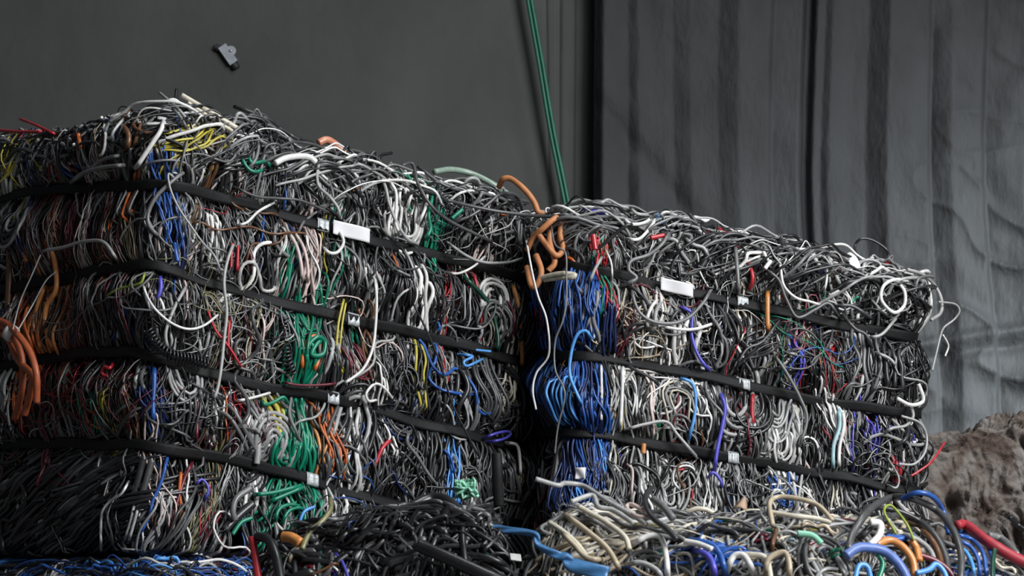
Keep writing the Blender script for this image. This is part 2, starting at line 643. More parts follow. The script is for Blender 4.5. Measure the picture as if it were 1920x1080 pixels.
# ------------------------------------------------------------------ bales
def round_plan(plan, r):
    p = [np.asarray(q, float) for q in plan]
    out = [p[0]]
    for a, b, c in zip(p[:-2], p[1:-1], p[2:]):
        la, lc = np.linalg.norm(a - b), np.linalg.norm(c - b)
        out += [b + (a - b) / la * min(r, la * .45), b, b + (c - b) / lc * min(r, lc * .45)]
    return np.array(out + [p[-1]])


class Surf:
    """Outside of a bale: plan path, top line and strap lines. A point is (s along the path, height z, w outward)."""

    def __init__(self, plan, top_px, straps_px, bottom_px, R=0.09, bulge=0.035, it=3, rc=0.11):
        p = chaikin(round_plan(plan, rc), it)
        dl = np.r_[0, np.cumsum(np.linalg.norm(np.diff(p, axis=0), axis=1))]
        self.L = dl[-1]
        n = 400
        self.sg = np.linspace(0, self.L, n)
        self.pg = np.stack([np.interp(self.sg, dl, p[:, 0]), np.interp(self.sg, dl, p[:, 1])], -1)
        t = np.gradient(self.pg, axis=0)
        t /= np.linalg.norm(t, axis=1, keepdims=True)
        self.ng = np.stack([t[:, 1], -t[:, 0]], -1)       # plan runs left to right, outward = towards the camera
        k = 9
        for c in range(2):
            self.ng[:, c] = np.convolve(np.pad(self.ng[:, c], k // 2, mode='edge'), np.ones(k) / k, 'valid')
        self.ng /= np.linalg.norm(self.ng, axis=1, keepdims=True)
        self.ratio = self.pg[:, 0] / self.pg[:, 1]
        # visible stretch: where the ratio grows and the face looks at the camera
        vis = (self.ng * (-self.pg)).sum(1) > 0
        idx = np.where(vis)[0]
        self.i0, self.i1 = idx[0], idx[-1]
        self.R = R
        self.bulge = bulge
        self.zt = self._line(top_px)
        self.zk = [self._line(q) for q in straps_px]
        self.zb = self._line(bottom_px)
        self.ph = rng.uniform(0, 6.28, 8)

    def px2s(self, px, py):
        d = ray(px, py)
        ra = d[..., 0] / d[..., 1]
        rr = np.maximum.accumulate(self.ratio[self.i0:self.i1 + 1] + np.arange(self.i1 - self.i0 + 1) * 1e-9)
        s = np.interp(ra, rr, self.sg[self.i0:self.i1 + 1])
        Y = np.interp(s, self.sg, self.pg[:, 1])
        z = CAM[2] + d[..., 2] / d[..., 1] * Y
        return s, z

    def _line(self, pts):
        p = np.asarray(pts, float)
        x = np.linspace(p[0, 0], p[-1, 0], 160)
        y = np.interp(x, p[:, 0], p[:, 1])
        s, z = self.px2s(x, y)
        o = np.argsort(s)
        return np.interp(self.sg, s[o], z[o])

    def topz(self, s):
        return np.interp(s, self.sg, self.zt)

    def bul(self, s, z):
        lev = [np.interp(s, self.sg, self.zb) - 0.08] + [np.interp(s, self.sg, k) for k in self.zk[::-1]] + [np.interp(s, self.sg, self.zt) + 0.05]
        out = np.zeros_like(z)
        for a, b in zip(lev[:-1], lev[1:]):
            f = (z - a) / np.maximum(b - a, 1e-4)
            ins = (f > 0) & (f < 1)
            out = np.where(ins, np.sin(np.pi * np.clip(f, 0, 1)) ** 0.75, out)
        lump = 0.5 * np.sin(s * 17 + self.ph[0] + 3 * np.sin(z * 9 + self.ph[1])) + 0.5 * np.sin(z * 23 + self.ph[2] + s * 8)
        return self.bulge * out * (1 + 0.45 * lump)

    def world(self, s, z, w, use_bulge=True):
        s = np.asarray(s, float)
        z = np.asarray(z, float)
        w = np.asarray(w, float)
        sc = np.clip(s, 0, self.L)
        x = np.interp(sc, self.sg, self.pg[:, 0])
        y = np.interp(sc, self.sg, self.pg[:, 1])
        nx = np.interp(sc, self.sg, self.ng[:, 0])
        ny = np.interp(sc, self.sg, self.ng[:, 1])
        # beyond the ends run straight on
        ex = s - sc
        x = x + (-ny) * ex
        y = y + nx * ex
        if use_bulge:
            w = w + self.bul(sc, z)
        zt = np.interp(sc, self.sg, self.zt)
        R = self.R
        a = (z - (zt - R)) / R
        over = a > 0
        ac = np.clip(a, 0, math.pi / 2)
        ext = np.clip(a - math.pi / 2, 0, None) * R
        zz = np.where(over, zt - R + R * np.sin(ac), z)
        inn = np.where(over, R * (1 - np.cos(ac)) + ext, 0.0)
        low = np.interp(sc, self.sg, self.zb) - zz
        und = low > 0
        inn = np.where(und, np.clip(low, 0, 0.2) * 0.8, inn)
        zz = np.where(und, zz + low - np.clip(low, 0, .04) * .3, zz)
        x = x - nx * inn + nx * w * np.cos(ac)
        y = y - ny * inn + ny * w * np.cos(ac)
        zz = zz + w * np.sin(ac)
        return np.stack([x, y, zz], -1)


PAL = {
    'main': dict(black=30, charcoal=16, dark_grey=12, grey=12, light_grey=12, white=9, cream=1.5, red=.8, maroon=1, blue=.7, green=.7, orange=.4, yellow=.5, violet=.4, brown=1, blush=.8, navy=.6),
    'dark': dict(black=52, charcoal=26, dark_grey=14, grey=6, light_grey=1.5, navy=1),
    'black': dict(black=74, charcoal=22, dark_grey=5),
    'greys': dict(black=20, charcoal=16, dark_grey=16, grey=20, light_grey=18, white=10),
    'pale': dict(light_grey=40, white=28, grey=20, cream=9, charcoal=14, black=12),
    'white': dict(white=60, light_grey=30, cream=10),
    'blush': dict(blush=50, white=25, light_grey=20, pink=5),
    'maroonthin': dict(maroon=25, brown=18, grey=18, light_grey=12, dark_grey=14, rust=7, blush=7, beige=8, charcoal=10, orange=3, navy=4),
    'redmix': dict(red=15, maroon=18, black=26, charcoal=16, grey=10, light_grey=9, green=2, orange=4, yellow=2, pink=5, blue=2),
    'colour': dict(red=8, maroon=10, blue=8, violet=4, green=5, orange=5, yellow=4, white=10, light_grey=14, black=20, charcoal=10, brown=5, pink=4, olive=5),
    'olivethin': dict(olive=18, grey=22, light_grey=20, cream=10, charcoal=12, dark_grey=14, beige=8, black=10),
    'green': dict(green=78, dark_green=16, white=3, grey=4),
    'blue': dict(blue=60, navy=22, sky=6, black=8),
    'blued': dict(navy=40, blue=34, black=20, charcoal=6),
    'sky': dict(sky=60, blue=30, white=10),
    'violetmix': dict(violet=28, blue=16, light_grey=18, white=12, pink=8, maroon=4, black=14),
    'orange': dict(orange=60, amber=35, black=8),
    'beige': dict(beige=34, cream=30, light_grey=14, grey=8, olive=4, brown=3, white=5),
    'beigegrey': dict(grey=26, light_grey=26, cream=15, beige=10, dark_grey=12, charcoal=8, white=5),
    'bluemix': dict(blue=24, sky=10, navy=16, black=26, charcoal=14, light_grey=5, white=3, green=1, red=1),
    'teal': dict(teal=60, white=30, light_grey=10),
    'yellow': dict(yellow=60, lime=20, olive=20),
    'whitebeige': dict(white=22, cream=28, light_grey=24, beige=14, grey=10, charcoal=10),
    'junk': dict(olive=12, grey=14, light_grey=14, charcoal=10, cream=10, green=6, dark_green=8, beige=10, brown=6, amber=3, teal=4, white=5, black=8),
}


def pick(pal):
    d = PAL[pal]
    k = list(d)
    wv = np.array([d[q] for q in k], float)
    return k[rng.choice(len(k), p=wv / wv.sum())]


def zone_of(zones, px, py):
    best = None
    for z in zones:
        cx, cy, rx, ry, prob, pal = z[:6]
        if ((px - cx) / rx) ** 2 + ((py - cy) / ry) ** 2 < rng.uniform(0.75, 1.2) and rng.random() < prob:
            best = z
    return best


MM = 0.001
NPT = 30


class Strands:
    def __init__(self):
        self.P, self.R, self.C, self.W = [], [], [], []

    def add(self, pts, r, col, w):
        self.P.append(pts)
        self.R.append(r)
        self.C.append(PIDX[col])
        self.W.append(w)


def wave(t, amp, per, n=2):
    o = np.zeros_like(t)
    for k in range(n):
        p = per * rng.uniform(0.6, 1.6) / (k + 1)
        o += amp / (k + 1) * np.sin(2 * math.pi * t / p + rng.uniform(0, 6.28))
    return o


def resample(P, n=NPT):
    d = np.r_[0, np.cumsum(np.linalg.norm(np.diff(P, axis=0), axis=1))]
    t = np.linspace(0, d[-1], n)
    return np.stack([np.interp(t, d, P[:, k]) for k in range(3)], -1)


def bundle(st, su, s0, z0, w0, L, n, r, cols, ang, sway=1.0, tuck=0.05):
    t = np.linspace(-L / 2, L / 2, NPT)
    lat = wave(t, 0.0085 * sway, 0.30)
    dep = wave(t, 0.004, 0.2)
    e = np.abs(t) / (L / 2)
    wt = sstep(0.72, 1.0, e)
    for j in range(n):
        rj = r * rng.uniform(0.85, 1.12)
        o = (j - (n - 1) / 2) * 2.05 * r + wave(t, 0.0035 * sway, 0.16) + rng.normal(0, r * 0.4)
        sh = rng.uniform(-0.12, 0.12) * L
        tt = t + sh
        s = s0 + lat * math.cos(ang) + o * math.cos(ang) + tt * math.sin(ang)
        z = z0 + tt * math.cos(ang) - (lat + o) * math.sin(ang)
        w = w0 + dep + rng.normal(0, 0.004) - tuck * wt * rng.uniform(0.5, 1.1)
        st.add(su.world(s, z, w), rj, cols if isinstance(cols, str) else cols[j % len(cols)], w0)


def hairpin(st, su, s0, z0, w0, L, n, r, cols, ang, d0, flip):
    for j in range(n):
        d = d0 + j * 2.1 * r
        lj = L * rng.uniform(0.75, 1.1)
        lk = L * rng.uniform(0.75, 1.1)
        a = np.linspace(math.pi, 0, 12)
        X = np.r_[np.full(10, -d), d * np.cos(a), np.full(10, d)]
        Z = np.r_[np.linspace(-lj, 0, 10, endpoint=False), d * np.sin(a) * 1.25, np.linspace(0, -lk, 11)[1:]]
        t = np.linspace(0, 1, len(X))
        X = X * (1 + 0.25 * np.sin(t * 5 + s0 * 40)) + wave(t, 0.004, 0.6) + 0.012 * np.sin((Z) * 14 + z0 * 30)
        Z = Z * flip
        s = s0 + X * math.cos(ang) + Z * math.sin(ang)
        z = z0 + Z * math.cos(ang) - X * math.sin(ang)
        e = np.abs(t - 0.5) * 2
        w = w0 + rng.normal(0, 0.003) + wave(t, 0.004, 0.7) - 0.05 * sstep(0.75, 1.0, e)
        P = su.world(s, z, w)
        st.add(resample(P, NPT), r * rng.uniform(0.9, 1.1), cols if isinstance(cols, str) else cols[j % len(cols)], w0)


def curl(st, su, s0, z0, w0, L, r, col, rad, ang):
    m = 60
    ds = L / m
    t = np.linspace(0, L, m)
    kap = wave(t, 1.0 / rad, 0.16 + rad * 2.5, 3)
    th = ang + np.cumsum(kap) * ds
    # pull the heading back to its mean so that the strand travels
    th = ang + (th - ang) * 0.75
    s = s0 + np.cumsum(np.sin(th)) * ds
    z = z0 + np.cumsum(np.cos(th)) * ds
    zc = z.mean() - z0
    sc_ = s.mean() - s0
    s -= sc_
    z -= zc
    e = np.abs(t / L - 0.5) * 2
    w = w0 + wave(t, 0.006, 0.15) - 0.035 * sstep(0.85, 1.0, e)
    P = su.world(s, z, w)
    st.add(resample(P, NPT), r, col, w0)


def fill(st, su, x0, x1, topf, botf, zones, counts, dflt='main', angs=0.12, rscale=0.86, wbase=(-0.050, -0.004), Lr=(0.10, 0.34)):
    nb, nh, nc = counts
    for kind, cnt in (('b', nb), ('h', nh), ('c', nc)):
        for i in range(cnt):
            px = rng.uniform(x0, x1)
            py = rng.uniform(topf(px) - 480 * su.R * (1 if wbase[1] <= 0.001 else 0), botf(px))
            zn = zone_of(zones, px, py)
            pal, opt = dflt, {}
            if zn:
                pal = zn[5]
                opt = zn[6] if len(zn) > 6 else {}
            s0, z0 = su.px2s(px, py)
            s0, z0 = float(s0), float(z0)
            thin = rng.random() < opt.get('thin', 0.33)
            if 'r' in opt:
                r = rng.uniform(*opt['r']) * MM
            elif thin:
                r = rng.uniform(1.4, 2.5) * MM
            else:
                r = rng.choice([3.2, 3.8, 4.4, 5.2, 6.3], p=[.28, .27, .22, .15, .08]) * MM * rng.uniform(.9, 1.1)
            r *= rscale
            depth = rng.random() ** 0.8
            w0 = wbase[0] + (wbase[1] - wbase[0]) * depth
            ang = opt.get('ang', 0.0) + rng.normal(0, opt.get('angs', angs))
            k = kind
            if 'kinds' in opt:
                k = rng.choice(['b', 'h', 'c'], p=opt['kinds'])
            c0 = pick(pal)
            if rng.random() < 0.6:
                cols = [c0]
            else:
                cols = [pick(pal) for _ in range(3)]
            if k == 'b':
                n = int(rng.integers(2, 8 if not thin else 12))
                bundle(st, su, s0, z0, w0, rng.uniform(*Lr) * opt.get('len', 1), n, r, cols, ang, opt.get('sway', 1.0))
            elif k == 'h':
                n = int(rng.integers(1, 6))
                hairpin(st, su, s0, z0, w0 + 0.004, rng.uniform(0.03, 0.13), n, r, cols, ang + rng.normal(0, .2), rng.uniform(0.006, 0.022), 1 if rng.random() < .5 else -1)
            else:
                for q in range(int(rng.integers(1, 4))):
                    curl(st, su, s0 + rng.normal(0, .012), z0 + rng.normal(0, .012), w0 + 0.008, rng.uniform(0.18, 0.5), r * 0.9, cols[0], rng.uniform(0.018, 0.05), rng.uniform(0, 6.28) if rng.random() < .5 else ang)


def topcover(st, su, cnt, pal, depth):
    """cables lying on the top, behind the rounded edge"""
    for i in range(cnt):
        e0 = 0.02 if depth > .1 else 0.8
        s0 = rng.uniform(e0, su.L - e0)
        z0 = float(su.topz(s0)) + su.R * (math.pi / 2 - 1) + rng.uniform(-.02, depth)
        if rng.random() < .6:
            bundle(st, su, s0, z0, rng.uniform(-.05, -.01), rng.uniform(.15, .35), int(rng.integers(2, 6)), rng.uniform(2.5, 6) * MM, [pick(pal)], rng.uniform(-1.6, 1.6), 1.0, .02)
        else:
            curl(st, su, s0, z0, rng.uniform(-.04, -.01), rng.uniform(.2, .5), rng.uniform(2, 5) * MM, pick(pal), rng.uniform(.03, .08), rng.uniform(0, 6.28))


def endcover(st, su, s0, s1, z0, cnt, pal):
    """cables on a side that turns away"""
    for i in range(cnt):
        sc = rng.uniform(s0, s1)
        bundle(st, su, sc, rng.uniform(z0, float(su.topz(sc))), rng.uniform(-.05, -.005), rng.uniform(.12, .3), int(rng.integers(2, 6)), rng.uniform(2.5, 5.5) * MM, [pick(pal)], rng.normal(0, .5), 1.0, .04)


def flyaways(st, su, x0, x1, topf, cnt, pal, up=(0.01, 0.05), zones=()):
    """loose loops and ends over the top edge"""
    for i in range(cnt):
        px = rng.uniform(x0, x1)
        py = topf(px) + rng.uniform(0, 40)
        zn = zone_of(zones, px, py) if zones else None
        s0, z0 = su.px2s(px, py)
        wdt = rng.uniform(0.04, 0.20)
        h = rng.uniform(*up)
        t = np.linspace(0, 1, NPT)
        s = s0 + (t - .5) * wdt * 2 * rng.choice([-1, 1]) + wave(t, 0.012, 0.8)
        zz = z0 - 0.05 * (2 * t - 1) ** 2 + rng.uniform(-0.03, 0.03) * t
        w = -0.03 + (h + 0.03) * np.sin(math.pi * np.clip(t * rng.uniform(.8, 1.15), 0, 1)) + wave(t, 0.006, 0.5)
        P = su.world(s, zz, w)
        r = rng.choice([1.6, 2.4, 3.4, 4.4], p=[.25, .25, .3, .2]) * MM
        st.add(P, r, pick(zn[5] if zn else pal), 0.03)


def stubs(st, su, x0, x1, topf, cnt, pal, tall=0.05):
    """short cut ends that stick up and out"""
    for i in range(cnt):
        px = rng.uniform(x0, x1)
        py = topf(px) + rng.uniform(-2, 60)
        s0, z0 = su.px2s(px, py)
        L = rng.uniform(0.04, 0.12)
        t = np.linspace(0, 1, NPT)
        a = rng.normal(0, 0.9)
        b = rng.uniform(0.15, 0.6)
        w = -0.02 + t * (tall * b) + 0.0 * t
        s = s0 + math.sin(a) * L * t + 0.012 * np.sin(t * 3 + i)
        z = z0 + math.cos(a) * L * t * 0.6 - 0.02 * t * t
        r = rng.choice([1.6, 2.6, 3.6, 4.6], p=[.2, .3, .3, .2]) * MM
        st.add(su.world(s, z, w), r, pick(pal), 0.02)


def build_strands(st, root, base, name_part='cable', n_parts=100, xr=None):
    """the strands that show largest become parts, the rest one part"""
    P = np.array(st.P)
    R = np.array(st.R)
    C = np.array(st.C)
    W = np.array(st.W)
    X, Y = proj(P.mean(1))
    vis = (X > -20) & (X < 1940) & (Y > -20) & (Y < 1090)
    ln = np.linalg.norm(np.diff(P, axis=1), axis=2).sum(1)
    score = ln * R * np.where(vis, 1, 0) * np.clip((W + 0.055) / 0.05, 0.05, 1.3) ** 2
    od = np.argsort(-score)
    big = od[:n_parts]
    rest = od[n_parts:]
    for i in big:
        v, l, s, si = tube_arrays(P[i:i + 1], R[i:i + 1], 8)
        mesh_obj(name_part, v, l, s, [PLIST[C[i]]], None, root, base)
    v, l, s, si = tube_arrays(P[rest], R[rest], 6)
    o = mesh_obj('packed_cables', v, l, s, PLIST, C[rest][si], root, base)
    o['kind'] = 'stuff'
    return o


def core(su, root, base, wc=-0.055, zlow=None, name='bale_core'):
    """closed body inside the outer strands, near black as painted shade in the gaps"""
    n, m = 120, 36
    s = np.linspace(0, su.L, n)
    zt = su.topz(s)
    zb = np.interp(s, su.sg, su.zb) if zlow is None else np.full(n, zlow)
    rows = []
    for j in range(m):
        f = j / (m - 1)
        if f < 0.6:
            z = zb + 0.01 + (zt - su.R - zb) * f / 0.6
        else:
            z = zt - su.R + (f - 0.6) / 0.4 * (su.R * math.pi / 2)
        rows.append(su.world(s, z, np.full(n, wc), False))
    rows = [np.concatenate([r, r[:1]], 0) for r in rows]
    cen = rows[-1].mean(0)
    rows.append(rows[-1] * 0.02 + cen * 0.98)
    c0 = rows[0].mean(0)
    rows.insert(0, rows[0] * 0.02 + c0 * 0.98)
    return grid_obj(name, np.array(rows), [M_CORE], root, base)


def strap(su, k, root, base, s0, s1, width=0.025, w=0.0135, mat=None, jig=0.004):
    n = 140
    s = np.linspace(s0, s1, n)
    z = np.interp(s, su.sg, su.zk[k]) + jig * np.sin(s * 9 + k * 2.0) + 0.002 * np.sin(s * 31 + k)
    wv = w + 0.004 * np.sin(s * 13 + k) + 0.003 * np.sin(s * 37 + 2 * k)
    tw = 0.004 * np.sin(s * 7 + k * 1.7)                   # the tape leans a little in and out
    rows = []
    for f in np.linspace(-.5, .5, 5):
        rows.append(su.world(s, z + f * width, wv + tw * f * 2 + 0.0006 * (1 - 4 * f * f), False))
    G = np.array(rows)
    return grid_obj('strap', G, [mat or M_STRAP], root, base, True, 0.0016)


def buckle(su, k, px, root, base, wd=0.031, hg=0.030):
    s, _ = su.px2s(px, np.interp(px, [0, 1920], [500, 500]))
    zc = float(np.interp(s, su.sg, su.zk[k]))
    # refine with the strap's own height
    _, py = proj(su.world(s, zc, 0.012, False))
    s, _ = su.px2s(px, py)
    s = float(s)
    zc = float(np.interp(s, su.sg, su.zk[k])) + 0.004 * math.sin(s * 9 + k * 2.0)
    sl = float(np.interp(s + .05, su.sg, su.zk[k]) - np.interp(s - .05, su.sg, su.zk[k])) / 0.1
    rows = []
    # crimped seal: two ridges across
    us = np.linspace(-.5, .5, 15)
    for v in np.linspace(-.5, .5, 7):
        ss = s + us * wd
        zz = zc + v * hg + sl * us * wd
        ww = 0.0195 + 0.0008 * np.cos(us * math.pi * 4) * (1 if abs(v) < .45 else 0.2) - 0.003 * (abs(v) > .45)
        rows.append(su.world(ss, zz, ww, False))
    return rows


def paper_label(su, k, px, py, root, base, L=0.075, H=0.032, tilt=None):
    s, z = su.px2s(px, py)
    s, z = float(s), float(z)
    sl = float(np.interp(s + .05, su.sg, su.zk[k]) - np.interp(s - .05, su.sg, su.zk[k])) / 0.1
    us = np.linspace(-.5, .5, 16)
    rows = []
    for v in np.linspace(-.5, .5, 8):
        ww = 0.034 + 0.003 * np.sin(us * 5 + v) + 0.004 * v
        rows.append(su.world(s + us * L, z + v * H + sl * us * L, ww, False))
    return grid_obj('paper_label', np.array(rows), [M_PAPER], root, base, True, 0.001)


def pl(pts):
    p = np.asarray(pts, float)
    return lambda x: float(np.interp(x, p[:, 0], p[:, 1]))


def on(su, pts, w=0.02):
    """photo points -> points w metres outside the bale's skin, at the bale's own distance"""
    if not hasattr(su, 'grid'):
        i = np.linspace(su.i0, su.i1, 260).astype(int)
        sg = np.repeat(su.sg[i][:, None], 260, 1)
        zt, zb = su.zt[i][:, None], np.maximum(su.zb[i], 0.75)[:, None]
        top = zt - su.R + su.R * math.pi / 2
        hg = zb + (top - zb) * np.linspace(0, 1, 260)[None]
        su.grid = (sg, hg)
        su.gxy = {}
    out = []
    for q in pts:
        ww = round(q[2] if len(q) > 2 else w, 3)
        if ww not in su.gxy:
            P = su.world(su.grid[0], su.grid[1], np.full_like(su.grid[0], ww), False)
            X, Y = proj(P)
            su.gxy[ww] = (X, Y, P[..., 1])
        X, Y, D = su.gxy[ww]
        k = np.argmin((X - q[0]) ** 2 + (Y - q[1]) ** 2)
        out.append(at(q[0], q[1], D.flat[k]))
    return np.array(out)


def XY(px, Y, py=600):
    p = at(px, py, Y)
    return (p[0], p[1])


# ---------------------------------------------------------------- left bale
A_top = [(-140, 262), (0, 258), (100, 250), (200, 228), (290, 196), (345, 190), (420, 226), (500, 242), (560, 276), (650, 302), (750, 325), (850, 342), (930, 362), (1010, 418)]
A_st = [[(-140, 395), (0, 378), (60, 364), (160, 352), (285, 345), (400, 370), (510, 400), (600, 425), (700, 452), (800, 475), (900, 505), (1000, 532)],
        [(-140, 575), (0, 548), (100, 525), (200, 507), (285, 500), (310, 510), (420, 540), (560, 575), (655, 600), (800, 635), (900, 660), (1000, 684)],
        [(-140, 700), (0, 688), (120, 670), (250, 660), (285, 670), (400, 700), (500, 728), (617, 750), (750, 785), (880, 815), (1000, 842)],
        [(-140, 840), (0, 838), (120, 832), (265, 832), (330, 845), (450, 870), (578, 902), (700, 935), (800, 957), (1000, 995)]]
A_bot = [(-140, 1040), (100, 1036), (285, 1030), (600, 1042), (1000, 1052)]
SA = Surf([(-0.95, 8.1), XY(-170, 7.12), XY(285, 6.48), XY(998, 7.07), (-0.28, 7.62)], A_top, A_st, A_bot, R=0.09, bulge=0.035)
A_base = np.array([-0.65, 7.15, float(SA.zb.mean())])
RA = empty('cable_bale', A_base)
tag(RA, 'tall bale of mixed cables at the left, one corner facing forward, four black straps', 'bale')

ZA = [
    (60, 300, 110, 60, .5, 'redmix'), (150, 290, 130, 60, .5, 'greys', dict(ang=0.9, angs=.5)), (40, 320, 50, 40, .5, 'yellow', dict(r=(2, 4))),
    (250, 300, 70, 60, .5, 'greys', dict(ang=.6, angs=.5)), (430, 280, 90, 50, .6, 'greys', dict(ang=1.0, angs=.4)), (380, 240, 40, 40, .6, 'yellow', dict(ang=1, r=(2, 4))),
    (150, 500, 125, 190, .9, 'maroonthin', dict(r=(1.0, 1.9), thin=1, kinds=[.85, .03, .12], len=1.5, sway=.7)),
    (30, 440, 50, 70, .7, 'greys'), (85, 600, 40, 90, .35, 'orange', dict(r=(4, 6), kinds=[1, 0, 0])),
    (170, 745, 150, 75, .85, 'redmix', dict(r=(1.2, 2.6), kinds=[.45, .15, .4])),
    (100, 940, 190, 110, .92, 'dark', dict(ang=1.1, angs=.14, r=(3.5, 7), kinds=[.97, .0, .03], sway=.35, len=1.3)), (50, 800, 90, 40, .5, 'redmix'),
    (250, 560, 60, 80, .6, 'dark'), (250, 800, 50, 50, .5, 'colour', dict(r=(1.4, 2.6))),
    (330, 430, 60, 90, .6, 'dark', dict(kinds=[.9, .1, 0])), (325, 480, 14, 130, .5, 'blue', dict(r=(2.5, 4), kinds=[1, 0, 0])),
    (410, 600, 75, 75, .8, 'olivethin', dict(r=(1.2, 2.2), kinds=[.15, .15, .7])), (500, 640, 60, 70, .6, 'olivethin', dict(r=(1.4, 3), kinds=[.2, .2, .6])),
    (450, 420, 60, 50, .5, 'pale', dict(kinds=[.2, .4, .4])),
    (390, 940, 100, 110, .7, 'colour', dict(r=(1.5, 3.2), ang=.25)), (290, 930, 50, 120, .5, 'greys', dict(ang=.3)), (300, 760, 25, 80, .6, 'blue', dict(r=(2, 4), kinds=[1, 0, 0])),
    (440, 790, 70, 70, .75, 'redmix', dict(r=(1.3, 2.4), kinds=[.5, .2, .3])), (490, 845, 30, 60, .8, 'pale', dict(r=(4, 7), kinds=[.4, .6, 0])),
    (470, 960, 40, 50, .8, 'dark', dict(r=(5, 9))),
    (565, 470, 30, 60, .8, 'blush', dict(r=(2.5, 4), kinds=[1, 0, 0], len=1.2)), (530, 540, 14, 70, .75, 'green', dict(r=(3, 5), kinds=[1, 0, 0])),
    (562, 830, 36, 110, .85, 'green', dict(r=(3.5, 6), kinds=[.9, .1, 0])), (545, 950, 60, 40, .7, 'green', dict(r=(3.5, 5), ang=.5, kinds=[.8, .2, 0])),
    (560, 640, 40, 50, .4, 'green', dict(r=(3, 5))), (620, 820, 45, 80, .7, 'redmix', dict(r=(1.5, 3))), (605, 810, 12, 60, .5, 'orange', dict(r=(4, 6), kinds=[1, 0, 0])),
    (645, 620, 25, 100, .5, 'pale', dict(kinds=[1, 0, 0])), (640, 660, 10, 60, .4, 'yellow', dict(r=(2, 3), kinds=[1, 0, 0])),
    (560, 290, 90, 45, .7, 'dark', dict(ang=1.1, angs=.35)), (650, 340, 50, 60, .5, 'greys', dict(ang=.3)), (700, 400, 60, 60, .5, 'dark', dict(ang=-.4)),
    (780, 390, 45, 75, .7, 'white', dict(r=(3.5, 5), kinds=[.3, .7, 0])), (805, 400, 14, 70, .6, 'green', dict(r=(3, 5), kinds=[1, 0, 0])),
    (880, 400, 80, 60, .6, 'dark', dict(ang=1.1, angs=.5)), (890, 470, 60, 40, .7, 'greys', dict(r=(1.3, 2.5), kinds=[.2, .1, .7])),
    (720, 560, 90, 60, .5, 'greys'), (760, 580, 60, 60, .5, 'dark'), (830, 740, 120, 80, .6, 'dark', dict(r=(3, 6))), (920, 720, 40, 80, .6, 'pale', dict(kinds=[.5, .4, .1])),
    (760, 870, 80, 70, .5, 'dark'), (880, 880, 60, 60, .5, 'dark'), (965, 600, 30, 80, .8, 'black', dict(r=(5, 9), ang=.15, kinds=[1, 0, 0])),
    (925, 580, 12, 60, .5, 'green', dict(r=(4, 6), ang=-.4, kinds=[1, 0, 0])), (840, 890, 30, 40, .3, 'blue', dict(r=(2, 3))),
]
tA = pl([(x, y + 6) for x, y in A_top])
bA = pl(A_bot)
stA = Strands()
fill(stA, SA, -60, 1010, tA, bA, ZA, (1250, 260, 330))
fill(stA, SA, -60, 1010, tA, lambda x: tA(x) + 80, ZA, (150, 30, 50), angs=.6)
flyaways(stA, SA, 300, 1000, tA, 150, 'greys', (0.0, 0.035))
flyaways(stA, SA, -40, 320, tA, 25, 'dark', (0.0, 0.015))
stubs(stA, SA, -40, 430, tA, 420, 'main')
stubs(stA, SA, 430, 990, tA, 120, 'main')
topcover(stA, SA, 330, 'main', .4)
endcover(stA, SA, 0.05, 0.75, 1.05, 220, 'main')
build_strands(stA, RA, A_base)
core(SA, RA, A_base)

sL, _ = SA.px2s(-140, 500)
sR, _ = SA.px2s(985, 500)
BUCK_A = [598, 655, 617, 578]
for k in range(4):
    so = strap(SA, k, RA, A_base, max(0.03, float(sL) - 0.5), float(sR) + 0.05)
    so2 = buckle(SA, k, BUCK_A[k], so, A_base)
    grid_obj('buckle', np.array(so2), [M_BUCKLE], so, A_base, True, 0.002)
paper_label(SA, 0, 645, 438, RA, A_base, L=0.098, H=0.033)

# ---------------------------------------------------------------- right bale
B_top = [(960, 415), (1000, 410), (1100, 398), (1150, 390), (1220, 405), (1330, 438), (1420, 452), (1500, 472), (1600, 492), (1720, 520), (1760, 545)]
B_st = [[(960, 500), (1070, 497), (1160, 515), (1230, 535), (1290, 550), (1400, 575), (1500, 595), (1640, 620), (1720, 632)],
        [(960, 662), (1070, 664), (1130, 672), (1250, 695), (1390, 722), (1500, 745), (1660, 772), (1720, 778)],
        [(960, 815), (1070, 812), (1130, 818), (1250, 838), (1368, 856), (1500, 882), (1660, 915), (1720, 924)]]
B_bot = [(960, 1048), (1070, 1052), (1400, 1060), (1720, 1068)]
SB = Surf([(0.08, 7.95), XY(980, 7.20), XY(1072, 6.83), XY(1712, 7.05), (0.99, 7.95)], B_top, B_st, B_bot, R=0.085, bulge=0.034)
B_base = np.array([0.55, 7.35, float(SB.zb.mean())])
RB = empty('cable_bale', B_base)
tag(RB, 'upper bale of grey and blue cables with three straps before the pleated curtain', 'bale')
